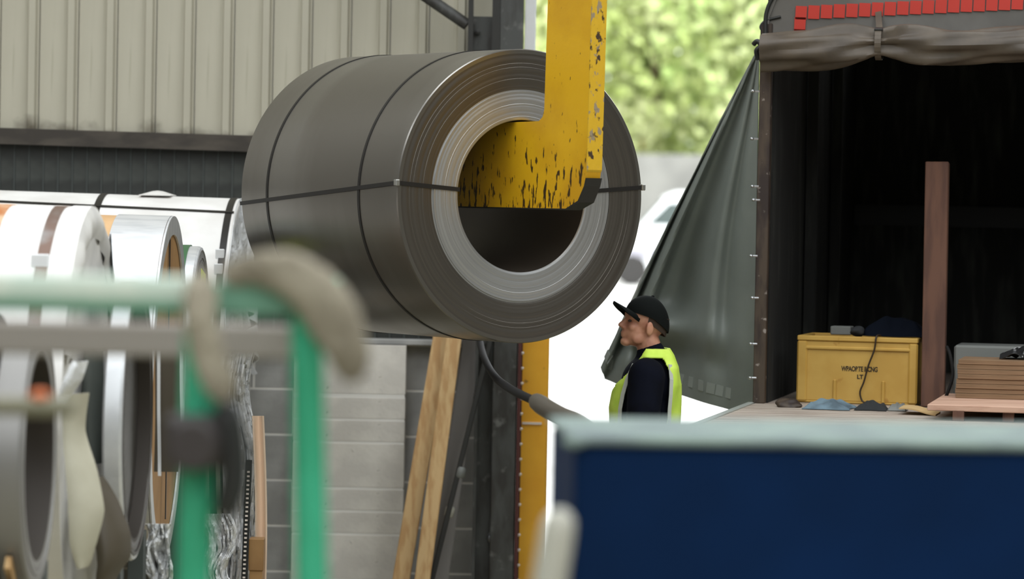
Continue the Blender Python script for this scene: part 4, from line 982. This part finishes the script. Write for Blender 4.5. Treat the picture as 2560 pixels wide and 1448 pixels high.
def arm(s):   # relaxed arms, the near one a little back
    return [(L_(-0.005, s * 0.185, 1.505), 0.062), (L_(0.005, s * 0.225, 1.36), 0.054), (L_(0.015, s * 0.245, 1.19), 0.046), (L_(0.065, s * 0.25, 1.05), 0.037), (L_(0.105, s * 0.245, 0.955), 0.027)]
def legp(s): return [(L_(0, s * 0.09, 0.96), 0.095), (L_(0.01, s * 0.10, 0.72), 0.075), (L_(0.012, s * 0.105, 0.50), 0.056), (L_(-0.005, s * 0.11, 0.30), 0.052), (L_(-0.015, s * 0.115, 0.09), 0.038)]
for s in (-1, 1):
    bd.limb(arm(s)); bd.limb(legp(s))
    bd.ellipsoid((0.04, s * 0.12, 0.035), (0.125, 0.042, 0.034))
    w0 = L_(0.105, s * 0.245, 0.955)
    bd.ellipsoid(w0 + L_(0.022, 0, -0.055), (0.038, 0.016, 0.052), (0, R_(-20), 0))
    for k, (ln, off) in enumerate(((0.075, 0.030), (0.083, 0.010), (0.078, -0.012), (0.062, -0.032))):
        b_ = w0 + L_(0.036 + off * 0.9, 0, -0.098 + off * 0.25)
        bd.limb([(b_, 0.0095), (b_ + L_(0.008, -s * 0.004, -ln * 0.45), 0.009), (b_ + L_(0.006, -s * 0.016, -ln * 0.8), 0.0085), (b_ + L_(0.0, -s * 0.028, -ln), 0.0075)], 10)
    b_ = w0 + L_(0.045, -s * 0.006, -0.035); bd.limb([(b_, 0.012), (b_ + L_(0.032, -s * 0.014, -0.028), 0.0105), (b_ + L_(0.045, -s * 0.022, -0.058), 0.009)], 10)
for i, v in enumerate(bd.v): bd.v[i] = v
me = fuse(bd, 0.0055, 3)
for v in me.vertices: v.co = PM @ v.co - WL(man)
link('body', me, man, (0, 0, 0), M['skin'])
def cloth(name, mb, m, vox=0.009, it=6):
    me = fuse(mb, vox, it)
    for v in me.vertices: v.co = PM @ v.co - WL(man)
    return link(name, me, man, (0, 0, 0), m)
jm_ = MB(); torso(jm_, 0.018); jm_.limb([(L_(-0.024, 0, 1.535), 0.092), (L_(-0.022, 0, 1.60), 0.07)])
jm_.limb([(L_(-0.03, -0.08, 1.53), 0.08), (L_(-0.03, 0.08, 1.53), 0.08)])
for s in (-1, 1): jm_.limb([(p_, r_ + 0.026) for p_, r_ in arm(s)[:-1]] + [(arm(s)[-1][0] + L_(-0.012, 0, 0.02), 0.044)])
cloth('jumper', jm_, M['navy'])
tj = MB()
for s in (-1, 1): tj.limb([(p_, r_ + 0.02) for p_, r_ in legp(s)])
tj.ellipsoid((0, 0, 0.97), (0.142, 0.19, 0.11)); cloth('trousers', tj, M['trouser'])
for s in (-1, 1):
    bt = MB().ellipsoid((0.045, s * 0.12, 0.05), (0.15, 0.056, 0.05)).limb([(L_(-0.02, s * 0.115, 0.06), 0.055), (L_(-0.015, s * 0.115, 0.2), 0.06)])
    for i, v in enumerate(bt.v):
        if v.z < 0.0: bt.v[i].z = 0.0
    cloth('boot', bt, M['boot'], 0.008, 2)
# vest shell
def vsec(z):
    T = [(0.80, 0.146, 0.205, 0.005), (1.0, 0.146, 0.200, 0.005), (1.2, 0.146, 0.198, 0.005), (1.35, 0.146, 0.205, 0.003), (1.46, 0.138, 0.205, -0.010), (1.54, 0.112, 0.186, -0.025), (1.595, 0.080, 0.145, -0.032), (1.625, 0.058, 0.098, -0.032)]
    for a, b in zip(T[:-1], T[1:]):
        if a[0] <= z <= b[0]:
            t = (z - a[0]) / (b[0] - a[0]); return [a[k] * (1 - t) + b[k] * t for k in range(4)]
    return T[-1]
vm = MB(); nu, nv = 180, 130; idx = {}; vv = []; ff = []
for j_ in range(nv + 1):
    z = 0.80 + (1.625 - 0.80) * j_ / nv; _, rf, rl_, cf = vsec(z)
    for i in range(nu):
        q = 2 * math.pi * i / nu; wv = 0.006 * math.sin(5 * q + z * 9) + 0.004 * math.sin(9 * q - z * 14)
        vv.append(PM @ Vector((cf + (rf + 0.012 + wv) * math.cos(q), (rl_ + 0.012 + wv) * math.sin(q), z)))
def keep(q, z):
    d = abs(abs(math.degrees(math.atan2(math.sin(q), math.cos(q)))) - 92)
    if z > 1.20 and z < 1.585:
        lim = 47 * math.sqrt(max(0, 1 - ((z - 1.40) / 0.2) ** 2)) ** 0.6
        if d < lim: return False
    fr = abs(math.degrees(math.atan2(math.sin(q), math.cos(q))))
    if z > 1.40 and fr < 8 + (z - 1.40) * 260: return False
    return True
for j_ in range(nv):
    for i in range(nu):
        if keep(2 * math.pi * (i + 0.5) / nu, 0.80 + (1.625 - 0.80) * (j_ + 0.5) / nv):
            ff.append((j_ * nu + i, j_ * nu + (i + 1) % nu, (j_ + 1) * nu + (i + 1) % nu, (j_ + 1) * nu + i))
vm.add(vv, ff); ve = build('vest', vm, M['vest'], man, 60)
so = ve.modifiers.new('solid', 'SOLIDIFY'); so.thickness = 0.006; so.offset = 1
for s in (-1, 1):   # reflective strips down the front and back of each shoulder
    for q0 in (48, 134):
        pts_ = []
        for k in range(9):
            z = 1.0 + 0.56 * k / 8; _, rf, rl_, cf = vsec(z); q = R_(q0) * s
            pts_.append(PM @ Vector((cf + (rf + 0.022) * math.cos(q), (rl_ + 0.022) * math.sin(q), z)))
        mb = MB()
        for a_, b_ in zip(pts_[:-1], pts_[1:]): mb.beam(a_, b_, 0.022, 0.003, PM.to_3x3() @ Vector((math.cos(R_(q0)), s * math.sin(R_(q0)), 0)))
        build('reflective_strip', mb, M['silver'], ve)
# cap, hair, eyes
cp = MB()
def capf(u, v):
    q = 2 * math.pi * u; t = math.pi / 2 * v
    r = Vector((0.112 * math.cos(q) * math.cos(t), 0.088 * math.sin(q) * math.cos(t), 0.103 * math.sin(t)))
    low = -0.050 * max(0, -math.cos(q)) * (1 - v) ** 1.2 + 0.012 * max(0, math.cos(q)) * (1 - v)
    return PM @ H((-0.012 + r.x, r.y, 0.034 + r.z + low))
cap_o = build('cap', cp.grid(capf, 40, 14, 0.004), M['cap'], man, 60)
def brim(u, v):
    w = (u * 2 - 1); q = R_(58) * w
    base = Vector((-0.012 + 0.106 * math.cos(q), 0.086 * math.sin(q), 0.046)); rch = 0.075 * (1 - abs(w) ** 3.5)
    return PM @ H((base.x + rch * v, base.y * (1 - 0.10 * v), base.z + 0.022 * v - (0.026 + 0.034 * v) * w * w))
build('brim', MB().grid(brim, 28, 8, 0.009), M['cap'], cap_o, 60)
build('cap_button', MB().ellipsoid(PM @ H((-0.012, 0, 0.138)), (0.008, 0.008, 0.005)), M['cap'], cap_o, 60)
hb = MB().grid(lambda u, v: PM @ H((-0.012 + 0.0985 * math.cos(R_(80 + 200 * u)), 0.0768 * math.sin(R_(80 + 200 * u)), 0.05 - 0.085 * v * (0.45 + 0.55 * math.sin(math.pi * u)))), 24, 6, 0.004)
build('hair', hb, M['hair'], man, 60)
for s in (-1, 1):
    build('eye', MB().ellipsoid(PM @ H((0.079, s * 0.031, 0.002)), (0.010, 0.012, 0.006)), M['eye'], man, 60)
    build('eyebrow', MB().tube([PM @ H((0.091, s * 0.012, 0.022)), PM @ H((0.088, s * 0.032, 0.027)), PM @ H((0.072, s * 0.05, 0.020))], 0.0035, 6), M['hair'], man, 60)

# ------------------------------------------------------------------ outside: trees, yard wall, van
def tree(x, y, h, crown_r, m, label, seed, n=9500, leaf=0.19):
    g = np.random.default_rng(seed); z0 = yardz(y)
    root = empty('tree', (x, y, z0), label, 'tree', 'trees beyond the yard wall')
    build('trunk', MB().tube([(x, y, z0 - 0.1), (x + 0.1, y, z0 + h * 0.3), (x, y, z0 + h * 0.75)], [0.28, 0.2, 0.08], 10), M['bark'], root, 50)
    cl = g.normal(size=(60, 3)); cl /= np.linalg.norm(cl, axis=1)[:, None]; cl *= g.uniform(0.45, 1.0, (60, 1)) ** 0.5
    cl = cl * np.array([crown_r, crown_r * 0.8, h * 0.46]) + np.array([0, 0, h * 0.54])
    c = cl[g.integers(0, 60, n)] + g.normal(size=(n, 3)) * 0.62
    c[:, 2] = np.maximum(c[:, 2], 0.4)
    a = g.normal(size=(n, 3)); a /= np.linalg.norm(a, axis=1)[:, None]; b = np.cross(a, g.normal(size=(n, 3))); b /= np.linalg.norm(b, axis=1)[:, None]
    s = leaf * g.uniform(0.6, 1.3, (n, 1))
    v = np.stack([c - a * s, c + b * s * 0.55, c + a * s, c - b * s * 0.55], 1).reshape(-1, 3)
    me = bpy.data.meshes.new('foliage'); me.from_pydata(v.tolist(), [], np.arange(4 * n).reshape(n, 4).tolist()); me.update()
    link('foliage', me, root, (0, 0, 0), m)
spots = [(-6.5, 92, 11, 4.0, 'leafmid', 'mid green tree mostly behind the cream cladding wall'), (-1.0, 88, 10, 3.6, 'leaf', 'pale leafy tree seen between column and yellow hook'),
         (3.6, 90, 11, 3.8, 'leaf', 'sunny yellow green tree above the white van'), (8.2, 87, 10, 3.6, 'leafmid', 'green tree partly hidden by the lorry curtain'),
         (1.2, 96, 12, 4.2, 'leafdark', 'deep green taller tree behind the sunny pair'), (6.0, 98, 13, 4.4, 'leafdark', 'deep green tall tree just behind the lorry roof corner'),
         (13.5, 92, 12, 4.4, 'leafmid', 'green tree hidden behind the lorry body')]
for i, (x, y, h, r, m_, lb) in enumerate(spots): tree(x, y, h, r, M[m_], lb, 40 + i)
build('yard_wall', MB().box(-30, 40, 84, 84.4, 0.3, 3.55), M['stone'], None, None, 'grey yard wall below the trees', 'wall', None, 'structure')
# white van
YV = 76.0; vz = yardz(YV); wx = pw(1575, 700, YV).x
van = empty('van', (wx + 1.5, YV, vz), 'white van parked in the bright yard', 'van')
vp = [(-0.85, 0.35), (-0.85, 0.85), (-0.75, 1.05), (0.10, 1.25), (0.75, 2.0), (1.0, 2.1), (3.9, 2.1), (4.05, 1.9), (4.1, 0.35)]
build('body', MB().prism([(a, b) for a, b in vp], lambda p, h: Vector((wx + p[0], h, vz + p[1])), YV - 0.9, YV + 0.9), M['vanwhite'], van)
build('side_window', MB().prism([(0.30, 1.35), (0.80, 1.85), (1.5, 1.85), (1.5, 1.35)], lambda p, h: Vector((wx + p[0], h, vz + p[1])), YV - 0.91, YV - 0.9), M['vanglass'], van)
build('windscreen', MB().prism([(0.14, 1.28), (0.70, 1.93), (0.72, 1.91), (0.16, 1.26)], lambda p, h: Vector((wx + p[0] - 0.01, h, vz + p[1] + 0.01)), YV - 0.8, YV + 0.8), M['vanglass'], van)
build('sill_moulding', MB().box(wx - 0.87, wx + 4.1, YV - 0.93, YV - 0.9, vz + 0.62, vz + 0.86), M['vangrey'], van)
for dx in (0.0, 3.1):
    for s in (-1, 1): turned('wheel', [(0.0, 0.1), (0.2, 0.11), (0.33, 0.1), (0.35, 0.07), (0.35, -0.1), (0.0, -0.1)], M['tyre'], van, Vector((wx + dx, YV + s * 0.83, vz + 0.35)), (0, s, 0), 28, False, 40)
